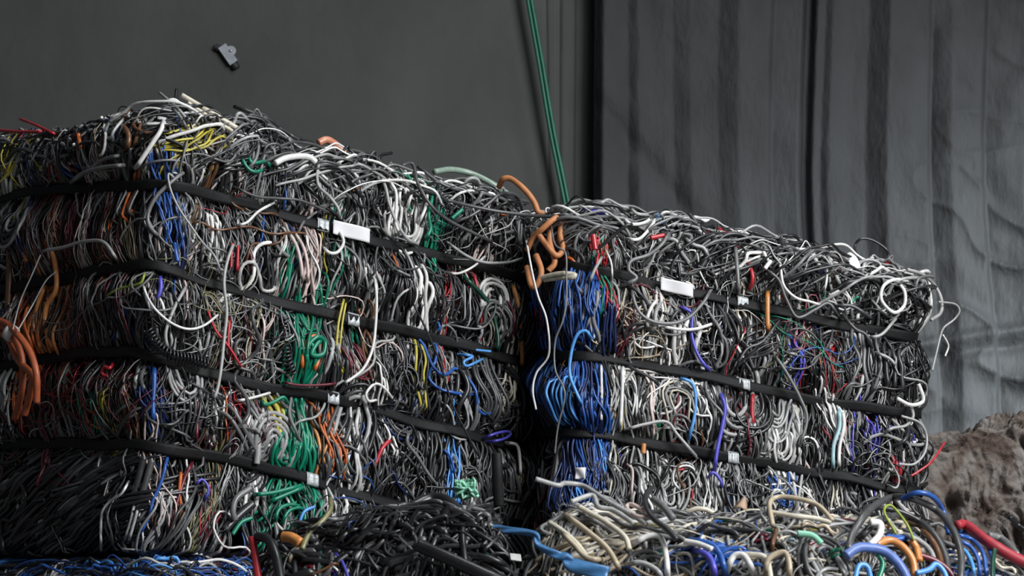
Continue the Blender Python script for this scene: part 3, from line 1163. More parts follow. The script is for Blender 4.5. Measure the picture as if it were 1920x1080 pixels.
ZB = [
    (1110, 440, 70, 50, .5, 'redmix'), (1060, 470, 60, 40, .6, 'dark'), (1200, 430, 120, 40, .4, 'greys', dict(ang=1.2, angs=.4)), (1130, 480, 14, 50, .5, 'redmix', dict(kinds=[1, 0, 0])),
    (1040, 590, 70, 75, .95, 'blued', dict(r=(2.5, 4.2), kinds=[1, 0, 0], angs=.06, sway=.5)), (1125, 590, 14, 60, .9, 'blue', dict(r=(2.5, 4), kinds=[1, 0, 0], angs=.06)),
    (1030, 730, 55, 80, .95, 'blue', dict(r=(2.2, 3.8), kinds=[1, 0, 0], angs=.08, sway=.5)), (1100, 740, 30, 75, .9, 'blue', dict(r=(2.2, 3.6), kinds=[1, 0, 0], angs=.1)),
    (1088, 690, 6, 30, .6, 'redmix'), (1095, 890, 32, 65, .9, 'blue', dict(r=(2, 3.4), kinds=[.8, .2, 0], angs=.12)), (1150, 870, 25, 50, .8, 'violetmix', dict(r=(1.4, 2.4))),
    (1000, 880, 40, 60, .7, 'dark'), (1160, 740, 25, 70, .85, 'pale', dict(r=(2, 3.4), kinds=[1, 0, 0], angs=.08)), (1165, 620, 25, 60, .7, 'redmix', dict(r=(1.6, 3), kinds=[1, 0, 0])),
    (1215, 620, 45, 60, .75, 'whitebeige', dict(r=(1.8, 3.4), kinds=[.2, .3, .5])), (1240, 730, 55, 70, .75, 'whitebeige', dict(r=(2.2, 4.5), kinds=[.2, .5, .3])),
    (1210, 760, 22, 22, .5, 'redmix', dict(r=(1.2, 2))), (1290, 620, 60, 70, .5, 'greys', dict(kinds=[.6, .4, 0])), (1300, 600, 12, 70, .25, 'violetmix', dict(kinds=[1, 0, 0])),
    (1350, 780, 60, 60, .5, 'greys'), (1250, 900, 80, 60, .6, 'pale', dict(kinds=[.7, .3, 0], r=(3, 5))), (1340, 900, 60, 50, .5, 'greys'),
    (1455, 820, 45, 80, .85, 'pale', dict(r=(3, 5), kinds=[.55, .45, 0])), (1440, 930, 60, 50, .7, 'pale', dict(r=(3, 5))), (1410, 790, 14, 50, .5, 'redmix', dict(kinds=[1, 0, 0], r=(2, 4))),
    (1520, 620, 60, 30, .7, 'colour', dict(r=(1.3, 2.4), kinds=[.2, .1, .7])), (1560, 690, 35, 50, .8, 'redmix', dict(r=(1.2, 2.2), kinds=[.3, .1, .6])), (1460, 660, 70, 40, .6, 'dark', dict(ang=1.0)),
    (1560, 840, 12, 70, .7, 'teal', dict(r=(2.5, 4), kinds=[1, 0, 0])), (1535, 820, 30, 70, .4, 'redmix', dict(r=(1.5, 2.6))), (1620, 810, 45, 60, .5, 'violetmix', dict(r=(1.4, 2.4))),
    (1650, 560, 110, 60, .75, 'greys', dict(r=(3, 4.8), kinds=[.1, .3, .6])), (1700, 620, 60, 60, .7, 'dark', dict(r=(2.5, 4.5), kinds=[.1, .2, .7])), (1680, 700, 60, 60, .7, 'dark', dict(r=(2, 4), kinds=[.3, .2, .5])),
    (1400, 520, 40, 40, .5, 'dark'), (1350, 500, 60, 40, .4, 'greys'), (1480, 520, 60, 40, .5, 'dark', dict(ang=.6)), (1690, 840, 50, 60, .6, 'dark', dict(kinds=[.3, .2, .5])),
]
tB = pl([(x, y + 6) for x, y in B_top])
bB = pl(B_bot)
stB = Strands()
fill(stB, SB, 965, 1735, tB, bB, ZB, (900, 250, 300))
# the end that turns away, so that a side view is covered as well
for i in range(260):
    s0 = rng.uniform(float(SB.px2s(1700, 700)[0]), SB.L - 0.25)
    z0 = rng.uniform(1.10, float(SB.topz(s0)))
    r = rng.uniform(1.6, 4.6) * MM
    if rng.random() < .6:
        bundle(stB, SB, s0, z0, rng.uniform(-.05, 0), rng.uniform(.1, .3), int(rng.integers(2, 6)), r, [pick('main')], rng.normal(0, .3))
    else:
        curl(stB, SB, s0, z0, rng.uniform(-.02, .02), rng.uniform(.2, .5), r, pick('greys'), rng.uniform(.02, .05), rng.uniform(0, 6.28))
for (x0, x1, y0, y1, pal, cnt) in ((985, 1072, 520, 640, 'blued', 46), (985, 1075, 668, 800, 'blue', 56), (1072, 1142, 535, 650, 'blue', 20), (1078, 1132, 675, 805, 'blue', 30), (1066, 1125, 840, 945, 'blue', 26)):
    for i in range(cnt):
        px, py = rng.uniform(x0, x1), rng.uniform(y0, y1)
        s0, z0 = SB.px2s(px, py)
        bundle(stB, SB, float(s0), float(z0), rng.uniform(-.022, .004), rng.uniform(.10, .17), int(rng.integers(3, 7)), rng.uniform(2.0, 3.3) * MM, [pick(pal)], rng.normal(0, .07), .5)
fill(stB, SB, 980, 1735, tB, lambda x: tB(x) + 75, ZB, (70, 40, 100), 'greys', angs=.8)
flyaways(stB, SB, 1000, 1740, tB, 170, 'greys', (0.0, 0.035))
stubs(stB, SB, 1040, 1700, tB, 50, 'main')
topcover(stB, SB, 280, 'main', .4)
build_strands(stB, RB, B_base)
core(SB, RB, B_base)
sL, _ = SB.px2s(970, 600)
sR, _ = SB.px2s(1716, 600)
BUCK_B = [1388, 1391, 1370]
for k in range(3):
    so = strap(SB, k, RB, B_base, max(0.03, float(sL) - 0.35), float(sR) + 0.5)
    grid_obj('buckle', np.array(buckle(SB, k, BUCK_B[k], so, B_base, 0.027, 0.028)), [M_BUCKLE], so, B_base, True, 0.002)
paper_label(SB, 0, 1261, 543, RB, B_base, L=0.079, H=0.030)

# ---------------------------------------------------------------- lower left bale (under the tall one)
F_top = [(-140, 1042), (60, 1044), (150, 1042), (285, 1040), (400, 1042), (600, 1050)]
SF = Surf([(-1.45, 7.9), XY(-170, 6.98), XY(290, 6.33), XY(520, 6.5), (-0.62, 7.6)], F_top, [], [(-140, 2100), (640, 2100)], R=0.10, bulge=0.02)
F_base = np.array([-0.8, 7.1, 0.0])
RF = empty('cable_bale', F_base)
tag(RF, 'low bale of blue and black cables beneath the tall bale at lower left', 'bale')
stF = Strands()
ZF = [(300, 1055, 180, 40, .95, 'bluemix', dict(ang=1.35, angs=.35, r=(1.6, 3.6))), (60, 1060, 110, 50, .9, 'dark', dict(ang=1.2, angs=.3))]
tF = pl(F_top)
fill(stF, SF, -60, 640, lambda x: tF(x) - 6, lambda x: tF(x) + 130, ZF, (330, 30, 60), 'bluemix', angs=.5)
flyaways(stF, SF, 60, 540, tF, 60, 'bluemix', (0, .02))
build_strands(stF, RF, F_base)
core(SF, RF, F_base, zlow=0.0, wc=-.05)

# ---------------------------------------------------------------- front bales
C_top = [(440, 1012), (490, 990), (560, 968), (640, 955), (720, 945), (800, 940), (870, 938), (940, 945), (1010, 955)]
SCf = Surf([(-0.50, 6.15), XY(468, 5.42), XY(957, 5.32), (-0.03, 6.15)], C_top, [], [(440, 2000), (1010, 2000)], R=0.17, bulge=0.02)
C_base = np.array([-0.28, 5.8, 0.0])
RC = empty('cable_bale', C_base)
tag(RC, 'front bale of tangled black cables at the bottom centre, left of the beige cables', 'bale')
stC = Strands()
tC = pl(C_top)
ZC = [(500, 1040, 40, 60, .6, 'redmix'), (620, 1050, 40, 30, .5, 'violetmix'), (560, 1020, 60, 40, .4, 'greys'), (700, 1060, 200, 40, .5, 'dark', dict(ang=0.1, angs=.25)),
      (800, 990, 200, 50, .8, 'black', dict(ang=1.2, angs=.5, r=(2.5, 5), kinds=[.5, .15, .35])), (640, 960, 90, 20, .5, 'greys', dict(ang=1.5, angs=.2))]
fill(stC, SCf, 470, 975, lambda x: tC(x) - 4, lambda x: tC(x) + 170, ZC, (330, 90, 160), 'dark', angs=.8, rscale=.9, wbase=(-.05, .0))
flyaways(stC, SCf, 480, 960, tC, 70, 'dark', (0, .025))
stubs(stC, SCf, 480, 960, tC, 70, 'dark', .07)
topcover(stC, SCf, 110, 'dark', .08)
for i in range(70):                                   # short stiff pieces, thick and black
    px, py = rng.uniform(480, 960), 0
    py = tC(px) + rng.uniform(-40, 150)
    s0, z0 = SCf.px2s(px, py)
    bundle(stC, SCf, float(s0), float(z0), rng.uniform(-.02, .012), rng.uniform(.05, .13), int(rng.integers(1, 4)), rng.uniform(4.5, 9) * MM, [pick('dark')], rng.uniform(-1.6, 1.6), .3, .03)
for i in range(60):                                   # pale and coloured ends among the black ones
    px = rng.uniform(480, 960)
    py = tC(px) + rng.uniform(0, 150)
    s0, z0 = SCf.px2s(px, py)
    bundle(stC, SCf, float(s0), float(z0), rng.uniform(-.01, .01), rng.uniform(.03, .08), 1, rng.uniform(2, 4.5) * MM, [pick('junk')], rng.uniform(-1.6, 1.6), .3, .03)
build_strands(stC, RC, C_base)
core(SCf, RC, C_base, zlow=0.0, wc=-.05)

D_top = [(940, 950), (1000, 938), (1060, 925), (1150, 958), (1250, 962), (1340, 950), (1450, 945), (1560, 952), (1650, 948), (1750, 968), (1800, 1000), (1920, 1035), (2100, 1060)]
SD = Surf([(0.09, 7.80), XY(962, 5.36), XY(1500, 5.22), XY(2080, 5.45), (1.22, 7.80)], D_top, [], [(940, 2000), (2100, 2000)], R=0.19, bulge=0.02)
D_base = np.array([0.6, 5.8, 0.0])
RD = empty('cable_bale', D_base)
tag(RD, 'front bale of thick beige and grey cables at the lower right', 'bale')
stD = Strands()
tD = pl(D_top)
ZD = [(1130, 1000, 130, 75, .9, 'beige', dict(ang=1.0, angs=.35, r=(4, 6.5), kinds=[.9, .1, 0], len=.8)), (1230, 1040, 70, 50, .8, 'beigegrey', dict(r=(4, 6.5), kinds=[.3, .6, .1])),
      (1210, 960, 60, 22, .7, 'redmix', dict(ang=1.4, angs=.2)), (1330, 1040, 45, 40, .8, 'blue', dict(r=(3, 6), ang=1.0)), (1380, 985, 90, 40, .85, 'junk', dict(ang=1.3, angs=.4)),
      (1500, 1060, 70, 40, .85, 'beigegrey', dict(r=(4, 6.5), kinds=[.3, .7, 0])), (1520, 955, 60, 30, .85, 'beige', dict(ang=1.4, angs=.3, r=(3.5, 6))),
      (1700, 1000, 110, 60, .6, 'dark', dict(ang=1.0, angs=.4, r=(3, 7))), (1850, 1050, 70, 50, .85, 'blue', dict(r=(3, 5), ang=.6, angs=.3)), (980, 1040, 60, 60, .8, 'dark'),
      (1640, 1050, 50, 40, .4, 'colour'), (1010, 990, 40, 40, .6, 'dark')]
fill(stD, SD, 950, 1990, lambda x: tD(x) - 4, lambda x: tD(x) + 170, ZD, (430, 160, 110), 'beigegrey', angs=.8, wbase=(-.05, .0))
flyaways(stD, SD, 980, 1900, tD, 60, 'beigegrey', (0, .02))
topcover(stD, SD, 330, 'beigegrey', .5)
endcover(stD, SD, float(SD.px2s(1960, 1000)[0]), SD.L - 0.3, .6, 200, 'beigegrey')
for i in range(120):                                  # scraps of every colour between the thick cables
    px = rng.uniform(1150, 1900)
    py = tD(px) + rng.uniform(-30, 120)
    s0, z0 = SD.px2s(px, py)
    bundle(stD, SD, float(s0), float(z0), rng.uniform(-.01, .01), rng.uniform(.03, .09), int(rng.integers(1, 3)), rng.uniform(2, 5) * MM, [pick('junk' if rng.random() < .6 else 'colour')], rng.uniform(-1.6, 1.6), .3, .03)
build_strands(stD, RD, D_base)
core(SD, RD, D_base, zlow=0.0, wc=-.05)

# ------------------------------------------------------------------ single cables that stand out
def V(su, pts, w=0.03):
    return catmull(on(su, pts, w), max(28, 10 * len(pts)))


def part(root, base, su, name, pts, r, col, w=0.03, label=None, sides=10):
    P = V(su, pts, w)
    ln = np.linalg.norm(np.diff(P, axis=0), axis=1).sum()
    if ln > 0.07 and w < 0.075 and r < 7 and col not in ('cream', 'sage'):              # ends dive back between the other cables
        e = np.abs(np.linspace(-1, 1, len(P)))
        dlt = 0.045 * sstep(1 - min(.5, 0.045 / ln), 1.0, e)
        P = CAM + (P - CAM) * (1 + dlt / P[:, 1])[:, None]
    v, l, s_, i = tube_arrays(P[None], np.array([r * MM]), sides)
    o = mesh_obj(name, v, l, s_, [MATS[col + '_plastic']], None, root, base)
    if label:
        o['label'] = label
    return o


def coil(root, base, su, name, pts, rc, r, col, pitch, w=0.03, label=None):
    P = catmull(on(su, pts, w), 400)
    d = np.r_[0, np.cumsum(np.linalg.norm(np.diff(P, axis=0), axis=1))]
    T = np.gradient(P, axis=0)
    T /= np.linalg.norm(T, axis=1, keepdims=True)
    up = np.array([0.0, -1.0, 0.0])
    A = np.cross(T, up)
    A /= np.linalg.norm(A, axis=1, keepdims=True)
    B_ = np.cross(T, A)
    n = int(d[-1] / pitch * 12)
    t = np.linspace(0, d[-1], n)
    f = lambda M_: np.stack([np.interp(t, d, M_[:, k]) for k in range(3)], -1)
    ph = 2 * math.pi * t / pitch
    Q = f(P) + rc * (f(A) * np.cos(ph)[:, None] + f(B_) * np.sin(ph)[:, None])
    v, l, s_, i = tube_arrays(Q[None], np.array([r * MM]), 7)
    o = mesh_obj(name, v, l, s_, [MATS[col + '_plastic']], None, root, base)
    if label:
        o['label'] = label
    return o


HA = [  # radius mm, colour, points (photo pixels), outward metres
    (5.5, 'white', [(309, 222), (301, 245), (286, 268), (266, 298), (254, 315)], .05, 'flat white sleeve hanging over the top edge'),
    (4.5, 'grey', [(232, 289), (195, 299), (170, 316), (150, 332)], .05, None),
    (5, 'grey', [(236, 309), (194, 314), (156, 325), (133, 342)], .055, None),
    (4, 'red', [(-8, 244), (36, 247), (86, 247)], .05, 'red cable end on the top edge'),
    (3.6, 'red', [(38, 223), (70, 236), (104, 252)], .05, None),
    (5, 'orange', [(147, 252), (151, 277)], .05, None), (6.5, 'brown', [(228, 232), (241, 254), (237, 285)], .05, None),
    (6, 'cream', [(340, 178), (389, 207), (444, 240)], .045, 'pale cream sleeve sloping over the top edge'),
    (4.5, 'cream', [(352, 192), (389, 217), (436, 246)], .045, None), (3.4, 'light_grey', [(299, 174), (333, 203), (358, 234)], .045, None),
    (3.6, 'grey', [(318, 196), (340, 222), (352, 245)], .045, None), (4, 'black', [(329, 186), (331, 168)], .03, None),
    (4.5, 'grey', [(352, 318), (320, 342), (293, 369), (278, 400), (281, 425), (302, 447)], .04, None),
    (2.6, 'light_grey', [(333, 340), (316, 326), (319, 353), (333, 386), (353, 417), (380, 455), (402, 480), (418, 519)], .05, 'thin pale wire hanging over the corner'),
    (3, 'white', [(267, 531), (277, 558), (294, 583), (322, 606), (353, 617), (383, 610), (415, 585)], .05, 'white wire drooping in an arc below the second strap'),
    (4, 'light_grey', [(440, 452), (426, 490), (420, 530), (425, 585), (420, 637), (415, 686), (408, 728), (399, 752)], .045, 'long pale grey cable hanging vertically across two straps'),
    (4, 'light_grey', [(77, 471), (117, 464), (156, 453), (194, 454), (220, 488)], .045, 'pale bent cable crossing the shaded side'),
    (6, 'amber', [(89, 450), (103, 492), (105, 542), (87, 575), (86, 617), (104, 660)], .025, 'thick amber cable bowed sideways'),
    (6, 'amber', [(88, 530), (71, 573), (69, 617), (79, 664)], .025, None), (6, 'amber', [(38, 445), (50, 490)], .03, None), (8, 'brown', [(16, 440), (18, 500), (14, 590)], .02, None),
    (3.6, 'white', [(703, 520), (706, 560), (704, 612), (698, 655), (682, 690), (659, 710), (644, 719)], .045, 'long white cable curving down from the second strap'),
    (5.5, 'green', [(579, 702), (576, 655), (594, 632), (609, 641), (605, 664), (585, 665), (593, 646), (609, 634)], .045, 'looped green cable above the third strap'),
    (5, 'orange', [(566, 706), (568, 666), (577, 640), (590, 630), (599, 643), (597, 675), (583, 706)], .035, 'orange loop above the third strap'),
    (3, 'yellow', [(646, 555), (634, 610), (632, 671), (648, 709)], .035, None), (2.6, 'yellow', [(650, 560), (641, 612), (638, 671), (652, 707)], .035, None),
    (4.2, 'green', [(489, 744), (496, 758), (513, 754), (532, 745), (542, 763)], .035, None), (4.2, 'green', [(463, 285), (473, 305), (500, 303), (508, 322)], .04, None),
    (4.2, 'green', [(447, 282), (462, 312), (478, 322), (500, 315)], .04, None),
    (3.4, 'white', [(438, 753), (473, 746), (512, 735)], .04, None),
    (3.4, 'sky', [(857, 664), (886, 668), (870, 678), (877, 686), (911, 670)], .04, 'small light blue loops below the second strap'), (3, 'sky', [(892, 656), (920, 659)], .04, None),
    (3.4, 'white', [(742, 757), (721, 728), (703, 720), (687, 737), (692, 752), (712, 748)], .045, None),
    (2.4, 'black', [(770, 560), (800, 620), (830, 690), (843, 740), (812, 738), (843, 782), (873, 827), (902, 864)][:3] + [(826, 680), (846, 752), (874, 810), (902, 864)], .06, 'thin black wire hanging diagonally'),
    (7.5, 'white', [(516, 306), (534, 297), (559, 293), (580, 295), (592, 304)], .05, 'thick white cable end bent over the dark cables'),
    (9, 'salmon', [(597, 268), (612, 262), (629, 271), (647, 286)], .03, 'salmon orange hose hump on the top edge'),
    (4.2, 'light_grey', [(709, 316), (723, 352), (729, 380), (743, 416), (762, 446), (783, 458)], .05, None),
    (4.2, 'white', [(714, 312), (734, 344), (743, 366), (742, 416), (750, 440)], .05, None),
    (4.5, 'green', [(796, 335), (810, 365), (804, 402), (807, 430), (795, 452)], .045, 'green cable dangling from the top edge'),
    (4, 'green', [(722, 325), (754, 323), (769, 336), (786, 372)], .045, None), (4, 'dark_green', [(735, 330), (760, 330), (778, 350), (790, 390)], .045, None),
    (4, 'white', [(780, 428), (798, 388), (799, 352), (785, 337), (765, 345), (757, 371)], .045, None),
    (4, 'white', [(760, 400), (775, 350), (770, 340), (752, 352), (748, 390)], .042, None),
    (7.5, 'sage', [(815, 322), (845, 318), (882, 325), (922, 344), (958, 368)], .045, 'pale green sleeve arching along the top edge'),
    (4.4, 'dark_grey', [(784, 313), (829, 345), (873, 359), (920, 363), (960, 371), (1000, 381)], .06, None),
    (4.2, 'dark_grey', [(748, 313), (773, 307), (784, 345), (809, 386), (846, 416), (922, 453)], .06, 'dark grey cable slanting down from the top edge'),
    (4.6, 'grey', [(605, 278), (640, 280), (676, 286), (692, 294), (704, 319), (713, 346)], .05, None),
    (3.8, 'light_grey', [(634, 294), (608, 295), (596, 315), (597, 347), (618, 369), (634, 391), (638, 413)], .045, None),
    (4, 'black', [(708, 304), (716, 291), (734, 287)], .04, None), (3.4, 'dark_grey', [(438, 350), (480, 368), (523, 372), (559, 375), (590, 386), (620, 400)], .05, None),
    (3.4, 'white', [(441, 423), (463, 417), (484, 397), (514, 380)], .045, None), (4, 'white', [(603, 461), (618, 474), (634, 472), (644, 452), (631, 422)], .045, None),
    (5, 'green', [(847, 410), (867, 393)], .055, None), (3.4, 'light_grey', [(838, 454), (876, 480), (909, 492), (951, 492), (981, 484)], .055, None),
    (3, 'white', [(838, 512), (862, 512), (887, 500), (909, 481)], .05, None),
    (5.5, 'dark_green', [(862, 512), (896, 544), (920, 575), (930, 612), (934, 640), (931, 660)], .03, 'dark green cable curving down between two straps'),
    (5.5, 'amber', [(960, 530), (970, 565), (975, 600), (979, 660), (979, 690)], .03, None),
    (9, 'black', [(950, 684), (977, 721), (984, 754), (981, 780)], .025, None), (9, 'black', [(965, 560), (990, 595), (1003, 630), (996, 675)], .02, None), (8, 'black', [(975, 555), (1000, 590), (1012, 620), (1008, 660)], .01, None),
    (3.4, 'violet', [(902, 824), (929, 813), (951, 809), (957, 815), (941, 824), (908, 830)], .05, 'blue wire folded into a flat loop'),
    (5, 'red', [(697, 884), (705, 866), (716, 842), (726, 830), (735, 823)], .035, 'red cable stub above the lowest strap'),
    (4, 'grey', [(767, 809), (764, 831), (783, 856), (800, 884), (822, 914)], .04, None), (3.2, 'blue', [(826, 838), (845, 859), (855, 900)], .03, None),
    (7.5, 'light_grey', [(482, 800), (484, 838), (481, 870)], .03, 'thick pale cable beside the green cables'), (4, 'light_grey', [(487, 872), (488, 838), (500, 822), (511, 835), (508, 868)], .03, None),
    (5, 'green', [(473, 928), (516, 923), (569, 909)], .04, 'green cables fanning out below the lowest strap'), (5, 'green', [(498, 944), (539, 926), (573, 912)], .04, None),
    (4.4, 'green', [(515, 990), (522, 957), (544, 946), (566, 950)], .04, None), (4.4, 'green', [(526, 992), (538, 962), (556, 952), (575, 956)], .035, None),
    (5, 'green', [(436, 1002), (452, 980), (473, 971)], .05, None),
    (7, 'grey', [(470, 915), (444, 934), (437, 958), (441, 975)], .045, None), (10, 'charcoal', [(474, 944), (447, 967), (421, 994)], .03, None),
    (4, 'blue', [(315, 854), (302, 904), (286, 941), (280, 967), (256, 1013)], .04, 'blue cable slanting down below the lowest strap'),
    (3, 'white', [(242, 902), (227, 926), (205, 941), (192, 960), (189, 992), (190, 1032)], .05, 'white wire bent down below the corner'),
    (8, 'charcoal', [(270, 856), (252, 925), (222, 1005)], .03, None), (8, 'dark_grey', [(285, 862), (266, 930), (240, 1005)], .03, None), (3.4, 'light_grey', [(262, 940), (250, 985), (240, 1018)], .045, None), (3.4, 'light_grey', [(254, 935), (244, 980), (232, 1018)], .045, None),
    (4, 'maroon', [(372, 738), (368, 834)], .035, None), (4, 'maroon', [(360, 868), (346, 897), (331, 945), (308, 1019)], .035, None),
    (3, 'violet', [(361, 918), (378, 899), (391, 919), (377, 950)], .045, None), (4, 'orange', [(340, 880), (337, 929), (350, 991)], .035, None),
    (5.5, 'blue', [(289, 684), (289, 720), (287, 755), (288, 800)], .03, 'thick blue cable on the corner below the third strap'), (5, 'blue', [(327, 455), (329, 470), (333, 490)], .03, None),
    (5, 'violet', [(300, 514), (301, 542), (291, 572)], .03, None), (3, 'red', [(386, 570), (403, 617), (431, 653), (457, 696)], .04, None),
    (3.4, 'red', [(432, 587), (428, 639), (434, 674)], .035, None), (3.4, 'red', [(447, 450), (444, 519)], .03, None), (3, 'red', [(435, 456), (433, 502)], .03, None),
    (4.2, 'light_grey', [(351, 534), (328, 575), (311, 622), (315, 658)], .04, None), (2.8, 'lime', [(272, 509), (262, 531), (222, 542), (193, 560)], .04, 'yellow green wire beside the corner'),
    (4, 'white', [(945, 830), (969, 835), (975, 865), (976, 900)], .05, 'white cable bent in a right angle near the gap'),
    (3, 'maroon', [(527, 716), (560, 722), (600, 722), (640, 718)], .04, None), (4.5, 'blush', [(538, 430), (556, 462), (565, 500), (566, 530)], .035, None), (4, 'blush', [(548, 430), (568, 462), (577, 500), (577, 535)], .035, None),
    (4, 'red', [(214, 680), (205, 690), (196, 688), (192, 700), (205, 708)], .04, None), (4, 'sky', [(590, 950), (570, 960), (560, 985)], .03, None),
    (5, 'charcoal', [(440, 200), (500, 222), (540, 250), (585, 268)], .05, None), (4, 'dark_grey', [(460, 218), (490, 214), (520, 238), (560, 262)], .05, None),
]
for r, c, p, w_, lb in HA:
    part(RA, A_base, SA, 'cable', p, r, c, w_, lb)
coil(RA, A_base, SA, 'coiled_cord', [(277, 617), (294, 644), (319, 664), (361, 673), (391, 683)], .0105, 3.0, 'black', .0085, .045, 'black spiral cord lying on the third strap')
coil(RA, A_base, SA, 'coiled_cord', [(532, 594), (534, 629), (538, 671), (549, 701)], .0105, 2.8, 'charcoal', .0085, .03, 'dark spiral cord beside the green cables')
coil(RA, A_base, SA, 'coiled_cord', [(392, 745), (389, 775), (388, 800)], .009, 2.6, 'black', .0075, .03, 'short black spiral cord below the third strap')

